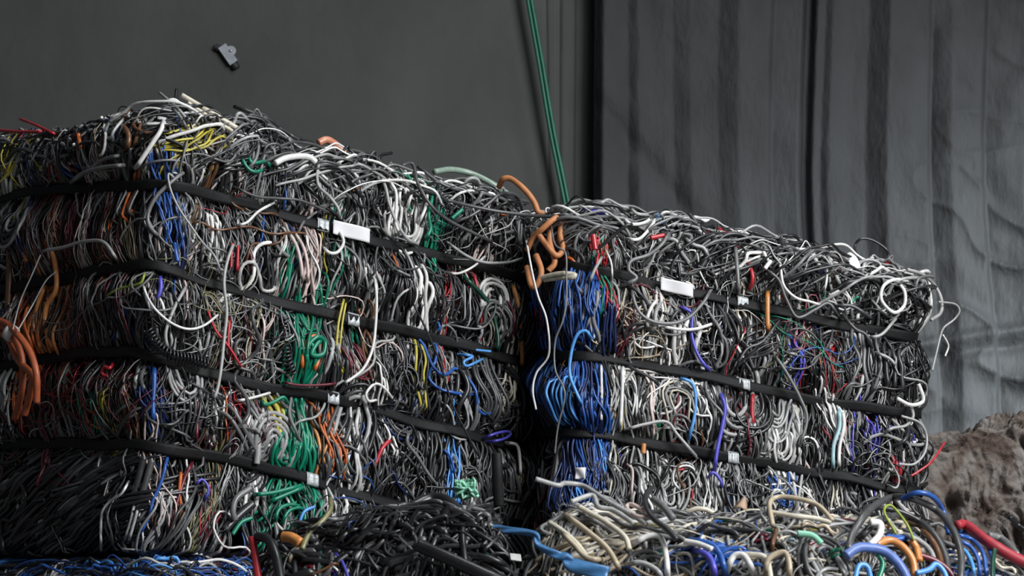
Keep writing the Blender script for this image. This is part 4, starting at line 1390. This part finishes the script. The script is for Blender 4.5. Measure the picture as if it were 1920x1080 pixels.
HB = [
    (4, 'light_grey', [(1036, 396), (1062, 384), (1090, 375), (1123, 381), (1140, 375), (1162, 386), (1184, 391)], .05, 'grey cable arching over the left end of the top edge'),
    (4.2, 'light_grey', [(1182, 390), (1196, 401), (1228, 403)], .05, None), (4, 'white', [(1166, 406), (1184, 420), (1209, 417), (1228, 402)], .05, None),
    (4, 'white', [(1171, 447), (1198, 448), (1221, 424), (1230, 406)], .05, 'white cable in a curve below the top edge'), (4, 'light_grey', [(1249, 425), (1284, 421), (1322, 432)], .05, None),
    (5.5, 'violet', [(1096, 391), (1114, 396), (1134, 401)], .045, None), (6.5, 'sky', [(1231, 402), (1238, 410), (1248, 418)], .05, None),
    (4.6, 'grey', [(1259, 429), (1241, 458), (1215, 478), (1184, 489), (1179, 506), (1193, 522), (1163, 537)], .055, 'grey cable sweeping down over the first strap'),
    (7.5, 'red', [(1112, 440), (1116, 468)], .045, 'red cable end below the top edge'), (5.5, 'red', [(1220, 446), (1245, 441)], .045, None), (3, 'red', [(1124, 470), (1118, 500), (1124, 532)], .05, None),
    (2.5, 'white', [(1134, 465), (1146, 494), (1148, 530)], .05, None), (4, 'light_grey', [(1131, 478), (1115, 506), (1103, 535)], .05, None),
    (4.2, 'grey', [(1184, 540), (1191, 570), (1204, 591), (1229, 604), (1263, 606), (1293, 594), (1318, 568), (1332, 545)], .06, 'grey cable hanging in a wide loop below the paper label'),
    (4, 'white', [(1233, 610), (1271, 617), (1304, 617), (1342, 605)], .055, None), (4.2, 'violet', [(1270, 574), (1296, 587), (1297, 629), (1310, 668), (1333, 698)], .04, 'violet blue cable running down to the second strap'),
    (4, 'sky', [(1110, 637), (1099, 621), (1083, 627), (1072, 657), (1068, 699), (1079, 732), (1097, 770)], .06, 'light blue cable arching over the second strap'),
    (4, 'sky', [(1273, 708), (1299, 721), (1304, 768), (1289, 834)], .04, None), (4, 'light_grey', [(1172, 806), (1207, 796), (1249, 791), (1271, 816), (1308, 859)], .05, 'pale cable crossing the third strap'),
    (3.4, 'white', [(1127, 677), (1128, 740), (1127, 801)], .035, None), (4.5, 'white', [(1168, 683), (1166, 749), (1163, 809)], .035, None),
    (6, 'amber', [(1439, 541), (1439, 569), (1439, 598), (1441, 629)], .045, 'short orange cable hanging over the first strap'),
    (3.4, 'white', [(1459, 461), (1464, 505), (1470, 536), (1492, 558), (1520, 566), (1541, 573)], .055, None),
    (4.6, 'dark_grey', [(1432, 503), (1459, 524), (1474, 561), (1495, 595), (1528, 581), (1553, 569), (1572, 593)], .065, 'dark grey cable waving across the first strap'),
    (4.6, 'dark_grey', [(1565, 574), (1598, 574), (1633, 596)], .065, None), (4.4, 'dark_grey', [(1579, 589), (1603, 616), (1623, 627), (1635, 650)], .06, None),
    (4, 'light_grey', [(1626, 633), (1653, 627), (1680, 597)], .06, None),
    (4.4, 'white', [(1716, 531), (1681, 524), (1657, 536), (1653, 563), (1676, 586), (1695, 573), (1696, 547), (1682, 527)], .065, 'white cable looped into a ring at the right end'),
    (4.2, 'light_grey', [(1701, 505), (1731, 515), (1753, 536), (1765, 561), (1764, 586), (1746, 600)], .075, 'pale cable arching round the upper right corner'),
    (2.5, 'light_grey', [(1760, 566), (1790, 570), (1799, 583), (1789, 599), (1770, 614), (1763, 632), (1755, 665), (1748, 695)], .08, 'thin wire sticking out beyond the right end'), (2.5, 'white', [(1768, 628), (1778, 648), (1772, 668)], .08, None),
    (3.4, 'charcoal', [(1616, 496), (1603, 465), (1614, 448), (1637, 451), (1662, 468), (1664, 483), (1646, 494)], .05, 'dark cable standing up in an open loop over the top'),
    (4.6, 'light_grey', [(1548, 472), (1559, 497), (1579, 543)], .05, None), (3, 'white', [(1550, 495), (1550, 524), (1544, 552)], .05, None),
    (4.8, 'white', [(1476, 451), (1509, 458), (1526, 483), (1543, 507)], .05, None), (4.4, 'white', [(1365, 438), (1392, 435), (1416, 450)], .05, None), (5, 'white', [(1434, 504), (1445, 489)], .06, None),
    (4.8, 'white', [(1722, 720), (1731, 745), (1726, 756), (1706, 759), (1682, 747)], .08, 'white cable bent in a hook at the right end'),
    (4, 'light_grey', [(1707, 757), (1712, 781), (1698, 798), (1673, 803), (1657, 813)], .07, None),
    (3.2, 'light_grey', [(1690, 780), (1723, 792), (1737, 816), (1734, 848), (1714, 870), (1685, 870)], .08, 'pale cable making a half ring at the lower right end'),
    (2.6, 'red', [(1708, 893), (1745, 867), (1771, 830)], .085, 'thin red wire pointing out to the right'), (2.4, 'red', [(1716, 890), (1750, 864)], .085, None),
    (5, 'violet', [(1350, 735), (1359, 764), (1354, 801), (1345, 842), (1339, 886)], .045, 'violet blue cable hanging over the lowest strap'), (4, 'violet', [(1325, 900), (1337, 886), (1351, 901), (1354, 920)], .04, None),
    (5, 'red', [(1412, 732), (1410, 770), (1413, 805)], .035, None), (5, 'teal', [(1573, 762), (1574, 800), (1563, 837), (1562, 886)], .035, 'pale cyan sleeve between the lower straps'), (4.5, 'white', [(1580, 765), (1582, 800), (1574, 840), (1573, 884)], .03, None),
    (4, 'grey', [(1452, 665), (1476, 701), (1501, 748), (1513, 787), (1497, 844)], .055, None), (4, 'light_grey', [(1637, 659), (1667, 672), (1682, 689)], .05, None),
    (2.6, 'light_grey', [(1661, 854), (1684, 892), (1681, 914), (1663, 909)], .06, None), (3.4, 'blush', [(1176, 871), (1186, 885), (1182, 947)], .05, None), (6, 'amber', [(1207, 832), (1206, 850)], .04, None),
    (5, 'charcoal', [(1246, 395), (1262, 398), (1290, 412), (1318, 420)], .05, None), (4.4, 'light_grey', [(1276, 440), (1300, 458), (1320, 466), (1332, 490)], .05, None),
    (4.2, 'white', [(1235, 560), (1222, 575), (1213, 600), (1218, 622)], .05, None), (5, 'light_grey', [(1240, 565), (1230, 585), (1228, 612)], .045, None),
    (6, 'red', [(1660, 492), (1676, 500)], .05, None), (4, 'grey', [(1370, 430), (1400, 440), (1430, 452), (1434, 480)], .05, None),
    (5, 'grey', [(1378, 455), (1382, 500), (1386, 555)], .05, None), (3, 'dark_grey', [(1462, 600), (1430, 640), (1400, 655), (1380, 690)], .06, None),
]
for r, c, p, w_, lb in HB:
    part(RB, B_base, SB, 'cable', p, r, c, w_, lb)


def chip(root, base, su, name, px, py, w_, lx, lz, mat, label=None, rot=0.0, d=0.004):
    """a small bent plate"""
    s0, z0 = su.px2s(px, py)
    us = np.linspace(-.5, .5, 9)
    rows = []
    for v in np.linspace(-.5, .5, 7):
        a, b = us * lx, v * lz
        rows.append(su.world(float(s0) + a * math.cos(rot) - b * math.sin(rot), float(z0) + a * math.sin(rot) + b * math.cos(rot), w_ + 0.004 * np.sin(us * 4 + v * 3), False))
    o = grid_obj(name, np.array(rows), [mat], root, base, True, d)
    if label:
        o['label'] = label
    return o


chip(RB, B_base, SB, 'wire_wrap', 1094, 892, .052, .013, .026, M_PAPER, 'white paper wrap on the blue cables')
chip(RB, B_base, SB, 'connector', 982, 833, .045, .020, .020, MATS['teal_plastic'], 'small pale blue plastic connector', .3, .012)
chip(RB, B_base, SB, 'foil_scrap', 1328, 415, .05, .035, .030, M_PAPER, 'crumpled white scrap on the top edge', .5)
chip(RB, B_base, SB, 'foil_scrap', 1594, 512, .05, .022, .034, M_PAPER, 'white scrap below the top edge', .2)

# ------------------------------------------------------------------ loose things hanging in front of the bales
def loose(su, name, cat, label, pts, r, mat, w=0.05, group=None, sides=12):
    """one cable that lies on or hangs over a bale: a thing of its own"""
    if su is None:
        P = catmull(np.array([at(*q) for q in pts]), max(30, 12 * len(pts)))
    else:
        P = V(su, pts, w)
    # settle: smooth the distance a little
    k = np.ones(7) / 7
    P[:, 1] = np.convolve(np.pad(P[:, 1], 3, mode='edge'), k, 'valid')
    rr = np.full((1, len(P)), r * MM) if np.isscalar(r) else np.interp(np.linspace(0, 1, len(P)), np.linspace(0, 1, len(r)), r)[None] * MM
    v, l, s_, i = tube_arrays(P[None], rr, sides)
    o = mesh_obj(name, v, l, s_, [MATS[mat + '_plastic'] if isinstance(mat, str) else mat], None, None, P.mean(0))
    return tag(o, label, cat, group)


# orange bundle at the far left, held by a white tie
def orange_bundle():
    hs = [[(-60, 606, .07), (0, 611, .08), (20, 626, .09), (38, 660, .085), (43, 700, .08), (39, 740, .075), (28, 785, .065)],
          [(-60, 596, .07), (3, 603, .085), (30, 624, .10), (55, 658, .10), (68, 700, .095), (69, 755, .08)],
          [(-40, 622, .06), (8, 628, .075), (34, 675, .08), (60, 705, .085), (56, 740, .08), (46, 778, .07)]]
    Ps = [V(SA, h, .08) for h in hs]
    c = Ps[0][len(Ps[0]) // 2]
    r = empty('orange_cable_bundle', c)
    tag(r, 'bundle of three thick orange cables with a white tie hanging at the far left', 'cable')
    m = plastic('orange_sheath', (0.36, 0.085, 0.03), 0.45, .12)
    for P in Ps:
        v, l, s_, i = tube_arrays(P[None], np.array([0.0082]), 12)
        mesh_obj('orange_cable', v, l, s_, [m], None, r, c)
    t = on(SA, [(19, 623, .10)])[0]
    th = np.linspace(0, 2 * math.pi, 20)
    # the tie: a short band across the bundle, turned to the bundle's direction
    ax = np.array([0.80, -0.25, -0.55])
    ax /= np.linalg.norm(ax)
    u = np.cross(ax, [0, 1, 0]); u /= np.linalg.norm(u)
    v_ = np.cross(ax, u)
    rows = []
    for a_, rr in ((-.011, .010), (-.011, .0185), (-.005, .0200), (.005, .0200), (.011, .0185), (.011, .010)):
        rows.append(t + np.array([0, .012, 0]) + ax * a_ + rr * (np.cos(th)[:, None] * u + 1.0 * np.sin(th)[:, None] * v_))
    grid_obj('white_tie', np.array(rows), [MATS['white_plastic']], r, c)
    for p in ([(24, 618, .11), (38, 565, .07), (60, 515, .06), (76, 478, .05)], [(32, 622, .11), (62, 570, .07), (85, 528, .06), (104, 510, .05)]):
        v, l, s_, i = tube_arrays(V(SA, p)[None], np.array([0.0018]), 7)
        mesh_obj('tie_wire', v, l, s_, [MATS['light_grey_plastic']], None, r, c)


orange_bundle()


def orange_hose():
    Y0 = 6.86
    hs = [[(936, 350, 6.96), (943, 336, 6.93), (959, 336, 6.92), (984, 356, 6.9), (1001, 378, 6.9), (1009, 397, 6.9), (1020, 402, 6.9)],
          [(988, 470, 6.86), (1000, 445, 6.84), (1017, 429, 6.82), (1038, 411, 6.82), (1049, 408, 6.84), (1052, 418, 6.84), (1050, 440, 6.84), (1055, 467, 6.84), (1043, 479, 6.83), (1023, 457, 6.83), (1009, 438, 6.83)],
          [(1037, 412, 6.86), (1030, 450, 6.85), (1040, 490, 6.84), (1028, 508, 6.84)],
          [(1005, 478, 6.84), (1015, 508, 6.82), (1008, 532, 6.82), (997, 536, 6.83), (988, 500, 6.86)]]
    Ps = [catmull(np.array([at(*q) for q in h]), 60) for h in hs]
    c = Ps[1].mean(0)
    r = empty('orange_hose', c)
    tag(r, 'knotted light orange hose stuck in the gap between the two upper bales', 'hose')
    m = plastic('tan_orange_sheath', (0.42, 0.165, 0.06), 0.5, .15)
    for P in Ps:
        v, l, s_, i = tube_arrays(P[None], np.array([0.0072]), 12)
        mesh_obj('hose_loop', v, l, s_, [m], None, r, c)
    P = catmull(np.array([at(*q) for q in [(1012, 522, 6.82), (1030, 517, 6.80), (1052, 513, 6.78), (1077, 515, 6.77), (1072, 520, 6.77), (1050, 521, 6.79), (1020, 525, 6.82)]]), 50)
    v, l, s_, i = tube_arrays(P[None], np.array([0.006]), 10)
    e = mesh_obj('hose_end', v, l, s_, [MATS['cream_plastic']], None, r, c)
    e['label'] = 'pale cream bent end of the hose'


orange_hose()

loose(None, 'loose_wire', 'wire', 'long thin white wire hanging down from the gap between the two upper bales',
      [(987, 452, 6.86), (998, 511, 6.80), (1009, 556, 6.80), (1025, 600, 6.79), (1029, 664, 6.79), (1006, 699, 6.80), (999, 732, 6.80), (1005, 768, 6.81)], 2.5, 'white')
loose(None, 'loose_wire', 'wire', 'long thin grey wire hanging in front of the dark blue cables',
      [(1030, 400, 6.9), (1040, 456, 6.78), (1060, 474, 6.76), (1062, 517, 6.76), (1062, 564, 6.76), (1055, 602, 6.76), (1041, 640, 6.77), (1041, 693, 6.77), (1059, 738, 6.76), (1046, 801, 6.78), (1040, 850, 6.79)], 2.3, 'grey')
loose(None, 'loose_cable', 'cable', 'dark grey cable stretched from the tall bale onto the next bale',
      [(838, 375, 6.78), (882, 386, 6.82), (937, 397, 6.85), (996, 404, 6.86), (1034, 406, 6.84), (1060, 402, 6.82), (1085, 410, 6.85)], 4.2, 'dark_grey')

# ------------------------------------------------------------------ loose things lying on the front bales
MRED = plastic('red_hose_rubber', (0.33, 0.022, 0.035), 0.5, .1)
loose(SD, 'red_hose', 'hose', 'thick red hose lying in the lower right corner', [(1795, 984), (1811, 985), (1849, 1013), (1887, 1037), (1922, 1055), (1975, 1080)], (8, 10, 10.5, 10.5, 10), MRED, .05)
loose(SD, 'grey_cable', 'cable', 'thick dark grey cable in a high arch at the lower right', [(1590, 1030), (1601, 996), (1629, 957), (1667, 935), (1708, 934), (1755, 957), (1786, 992), (1802, 1039), (1800, 1095)], 6.8, 'dark_grey', .06)
loose(SD, 'grey_cable', 'cable', 'grey stub of cable just behind the red hose', [(1853, 1003), (1881, 1013), (1908, 1041)], 7, 'grey', .04)
loose(SD, 'blue_cable', 'cable', 'blue cable arching behind the thick dark grey arch', [(1690, 936), (1720, 924), (1748, 931), (1767, 957), (1779, 1000)], 5, 'blue', .035)
MPERI = plastic('periwinkle_sheath', (0.085, 0.15, 0.40), 0.42, .1)
loose(SD, 'blue_cable', 'cable', 'very thick blue cable curving along the bottom edge', [(1586, 1042), (1600, 1031), (1618, 1026), (1654, 1032), (1682, 1054), (1700, 1085), (1708, 1120)], 9, MPERI, .06)
loose(SD, 'orange_cable', 'cable', 'orange cable arching above the very thick blue cable', [(1643, 1021), (1667, 1013), (1692, 1025), (1711, 1052), (1716, 1090)], 7.2, 'amber', .045)
loose(SD, 'orange_cable', 'cable', 'short orange cable stub beside the orange arch', [(1708, 1012), (1719, 1030), (1724, 1052)], 7, 'amber', .04)
loose(SD, 'light_blue_cable', 'cable', 'light blue cable bent in a wave at the bottom edge', [(1718, 1075), (1742, 1068), (1755, 1058), (1770, 1073), (1778, 1098)], 5.2, 'sky', .06)
loose(SD, 'light_blue_cable', 'cable', 'light blue cable in a small arch under the very thick blue cable', [(1602, 1092), (1610, 1062), (1626, 1063), (1634, 1092)], 5, 'sky', .06)
loose(SD, 'white_cable', 'cable', 'short pale cable bent in an S above the orange arch', [(1631, 979), (1650, 982), (1649, 1003), (1631, 1022)], 6.5, 'white', .06)
loose(SD, 'yellow_wire', 'wire', 'thin yellow green wire zigzagging over the dark grey loops', [(1680, 1000), (1658, 960), (1670, 948), (1698, 979), (1714, 1013)], 2.4, 'lime', .05)
loose(SD, 'maroon_cable', 'cable', 'dark red cable curving down to the bottom edge', [(1724, 1041), (1752, 1051), (1774, 1066), (1794, 1092)], 6, 'maroon', .04)
loose(SD, 'green_cable', 'cable', 'green cable between the very thick blue and the orange cables', [(1646, 1038), (1655, 1058), (1646, 1090)], 5, 'green', .05)
loose(SD, 'green_cable', 'cable', 'dark green cable stub standing left of the red hose', [(1865, 1030), (1862, 1052), (1861, 1084)], 4.4, 'dark_green', .05)
loose(SD, 'green_cable', 'cable', 'mint green cable piece beside the beige loops', [(1495, 1000), (1522, 1004), (1540, 1019)], 6, 'mint', .04)
loose(SD, 'beige_cable', 'cable', 'beige cable in a tall open loop right of the reddish scraps', [(1449, 985), (1443, 945), (1459, 932), (1497, 935), (1534, 948), (1561, 976)], 4.6, 'beige', .05)
loose(SD, 'beige_cable', 'cable', 'beige cable lying flat inside the tall beige loop', [(1444, 960), (1487, 967), (1528, 972), (1558, 980)], 4.6, 'cream', .045)
loose(SD, 'grey_cable', 'cable', 'long pale grey cable sagging across the beige cables', [(1004, 898), (1045, 910), (1060, 906), (1095, 912), (1135, 937), (1185, 965), (1213, 984)], 4.8, 'light_grey', .05)
loose(SD, 'grey_cable', 'cable', 'pale grey cable humped over the beige cables', [(1070, 941), (1110, 929), (1122, 950), (1150, 957), (1188, 981)], 4.8, 'light_grey', .05)
loose(SD, 'black_cable', 'cable', 'dark hooked cable standing up before the middle bale', [(1222, 915), (1211, 930), (1212, 952), (1225, 972), (1250, 992), (1269, 1012)], 5.4, 'charcoal', .06)
loose(SD, 'grey_cable', 'cable', 'short thick grey stub right of the dark hooked cable', [(1225, 936), (1245, 952), (1262, 972)], 7.2, 'grey', .05)
loose(SD, 'pink_cable', 'cable', 'pale pink cable in a flat ring near the reddish scraps', [(1219, 971), (1192, 967), (1175, 952), (1185, 946), (1212, 961)], 4.2, 'blush', .05)
loose(SD, 'black_cable', 'cable', 'black cable end jutting up at the right edge over the brown block', [(1893, 970), (1908, 984), (1930, 1000)], 4.2, 'black', .05)
loose(SCf, 'olive_cable', 'cable', 'olive yellow cable standing up on the black cables', [(620, 936), (619, 957), (601, 980), (581, 997), (566, 1030)], 5, 'olive', .05)
loose(SCf, 'orange_tube', 'tube', 'short tan orange tube end on the left of the black cables', [(530, 1006), (546, 1008), (563, 1018)], 10, 'amber', .05)
loose(SCf, 'red_cable', 'cable', 'red cable standing upright at the left end of the black bale', [(473, 1008), (478, 1039), (486, 1095)], 7.5, 'red', .04)
loose(SCf, 'black_hose', 'hose', 'thick glossy black hose arching beside the upright red cable', [(482, 1006), (502, 1012), (517, 1042), (527, 1095)], 9, 'black', .05)
loose(SCf, 'black_pipe', 'pipe', 'thick straight black pipe slanting down across the black cables', [(783, 1022), (830, 1042), (910, 1078), (950, 1095)], 12, 'black', .045)
loose(SCf, 'black_hose', 'hose', 'humped black hose on top of the black cables', [(740, 975), (775, 950), (810, 935), (838, 940), (862, 962)], 11, 'black', .03)


def ribbon(su, name, cat, label, pts, widths, mat, w, th=0.002, rip=.004):
    P = V(su, pts, w)
    P[:, 1] = np.convolve(np.pad(P[:, 1], 3, mode='edge'), np.ones(7) / 7, 'valid')
    T = np.gradient(P, axis=0)
    T /= np.linalg.norm(T, axis=1, keepdims=True)
    S = np.cross(T, np.array([0.1, -1.0, 0.25]))
    S /= np.linalg.norm(S, axis=1, keepdims=True)
    wd = np.interp(np.linspace(0, 1, len(P)), np.linspace(0, 1, len(widths)), widths)
    t = np.linspace(0, 1, len(P))
    rows = [P + S * (f * wd)[:, None] + np.array([0, -1, 0]) * (rip * np.sin(t * 30 + f * 5) + .004 * (1 - 4 * f * f))[:, None] for f in np.linspace(-.5, .5, 7)]
    c = P.mean(0)
    o = grid_obj(name, np.array(rows), [mat], None, c, True, th)
    return tag(o, label, cat)


MBLUEF = plastic('blue_film', (0.05, 0.16, 0.34), 0.3, .1)
ribbon(SD, 'blue_plastic_strip', 'strip', 'blue plastic strip trailing between the black and the beige cables',
       [(893, 986), (938, 993), (1000, 1001), (1010, 1022), (1042, 1040), (1062, 1045), (1075, 1060), (1140, 1075)], (.008, .016, .012, .010, .016, .016, .028, .024), MBLUEF, .06)
ribbon(SCf, 'strap_end', 'strap', 'loose black strap end sticking straight up behind the black cables', [(931, 850), (932, 880), (933, 910), (936, 950)], (.017, .019, .019, .019), M_STRAP, .02, .003, .0)


def knot():
    c = on(SCf, [(872, 918)], .02)[0]
    st = []
    for k in range(9):
        a = rng.uniform(0, 6.28, 3)
        t = np.linspace(0, 1, 26)
        q = np.stack([wave(t, .011, .5, 3), wave(t, .008, .5, 3), wave(t, .010, .5, 3)], -1) + rng.normal(0, .004, 3)
        st.append(c + q)
    v, l, s_, i = tube_arrays(np.array(st), np.full(9, 0.0026), 7)
    o = mesh_obj('green_net', v, l, s_, [MATS['mint_plastic']], None, None, c)
    tag(o, 'small crumpled pale green net knot behind the black cables', 'net')


knot()


def card():
    p = on(SD, [(1372, 955), (1392, 934), (1400, 957), (1412, 948)], .055)
    us = np.linspace(0, 1, 8)[:, None]
    r0 = p[0] * (1 - us) + p[1] * us
    r1 = p[2] * (1 - us) + p[1] * us * .6 + p[3] * us * .4
    G = np.array([r0, (r0 + r1) / 2 + np.array([0, -.012, .004]), r1])
    o = grid_obj('card_scrap', G, [simple('tan_card', (0.32, 0.22, 0.15), 0.8)], None, G.reshape(-1, 3).mean(0), True, .002)
    tag(o, 'small folded tan card scrap on the heap below the middle bale', 'scrap')
    q = on(SCf, [(955, 1038), (975, 1040), (957, 1050), (977, 1053)], .055)
    G = np.array([[q[0], q[1]], [q[2], q[3]]])
    o = grid_obj('tag_plate', G, [MATS['light_grey_plastic']], None, G.reshape(-1, 3).mean(0), False, .004)
    tag(o, 'tiny pale rectangular plate at the right end of the black cables', 'plate')


card()

HD = [
    (4.2, 'blue', [(1790, 1002), (1822, 1012), (1844, 1040), (1850, 1090)], .04), (4.2, 'blue', [(1792, 1012), (1818, 1024), (1834, 1050), (1838, 1090)], .045),
    (4, 'sky', [(1796, 1026), (1812, 1036), (1824, 1062), (1826, 1092)], .045), (4, 'blue', [(1786, 994), (1830, 1004), (1856, 1034), (1864, 1090)], .035),
    (6.5, 'dark_grey', [(1610, 1010), (1650, 975), (1700, 968), (1745, 995), (1772, 1040), (1780, 1095)], .035), (6, 'brown', [(1650, 990), (1700, 982), (1740, 1005), (1762, 1045), (1766, 1095)], .03),
    (5, 'light_grey', [(1690, 1000), (1725, 1015), (1748, 1040), (1756, 1090)], .03), (5, 'charcoal', [(1600, 1000), (1625, 965), (1640, 952), (1690, 960), (1740, 985)], .03),
    (6, 'white', [(1360, 1080), (1372, 1048), (1385, 1040), (1400, 1048), (1420, 1090)], .045), (5.5, 'beige', [(1436, 1090), (1440, 1050), (1470, 1036), (1480, 1060), (1478, 1092)], .045),
    (5.5, 'cream', [(1375, 1042), (1410, 1040), (1436, 1048), (1446, 1090)], .04), (5.2, 'cream', [(1030, 980), (1060, 1000), (1090, 1030), (1110, 1070)], .04), (5.2, 'beige', [(1060, 965), (1100, 995), (1140, 1030), (1165, 1075)], .04),
    (5.2, 'cream', [(1085, 950), (1130, 975), (1170, 1005), (1180, 1030)], .04), (5, 'beige', [(1045, 990), (1075, 1020), (1100, 1045), (1135, 1050)], .045), (5.2, 'white', [(1180, 1025), (1215, 1005), (1240, 1010), (1250, 1050), (1252, 1090)], .045),
    (5, 'light_grey', [(1170, 1060), (1200, 1055), (1230, 1068), (1245, 1090)], .05), (6, 'blue', [(1290, 1012), (1330, 1020), (1350, 1040), (1362, 1085)], .045), (6, 'violet', [(1300, 1030), (1330, 1045), (1345, 1090)], .045),
    (5.5, 'white', [(1284, 1015), (1310, 1020), (1335, 1030)], .05),
]
for r, c, p, w_ in HD:
    part(RD, D_base, SD, 'cable', p, r, c, w_)
for o in list(COL.objects):
    if o.parent is None and o.name.startswith('cable_bale'):
        o['group'] = 'bales of scrap cable'
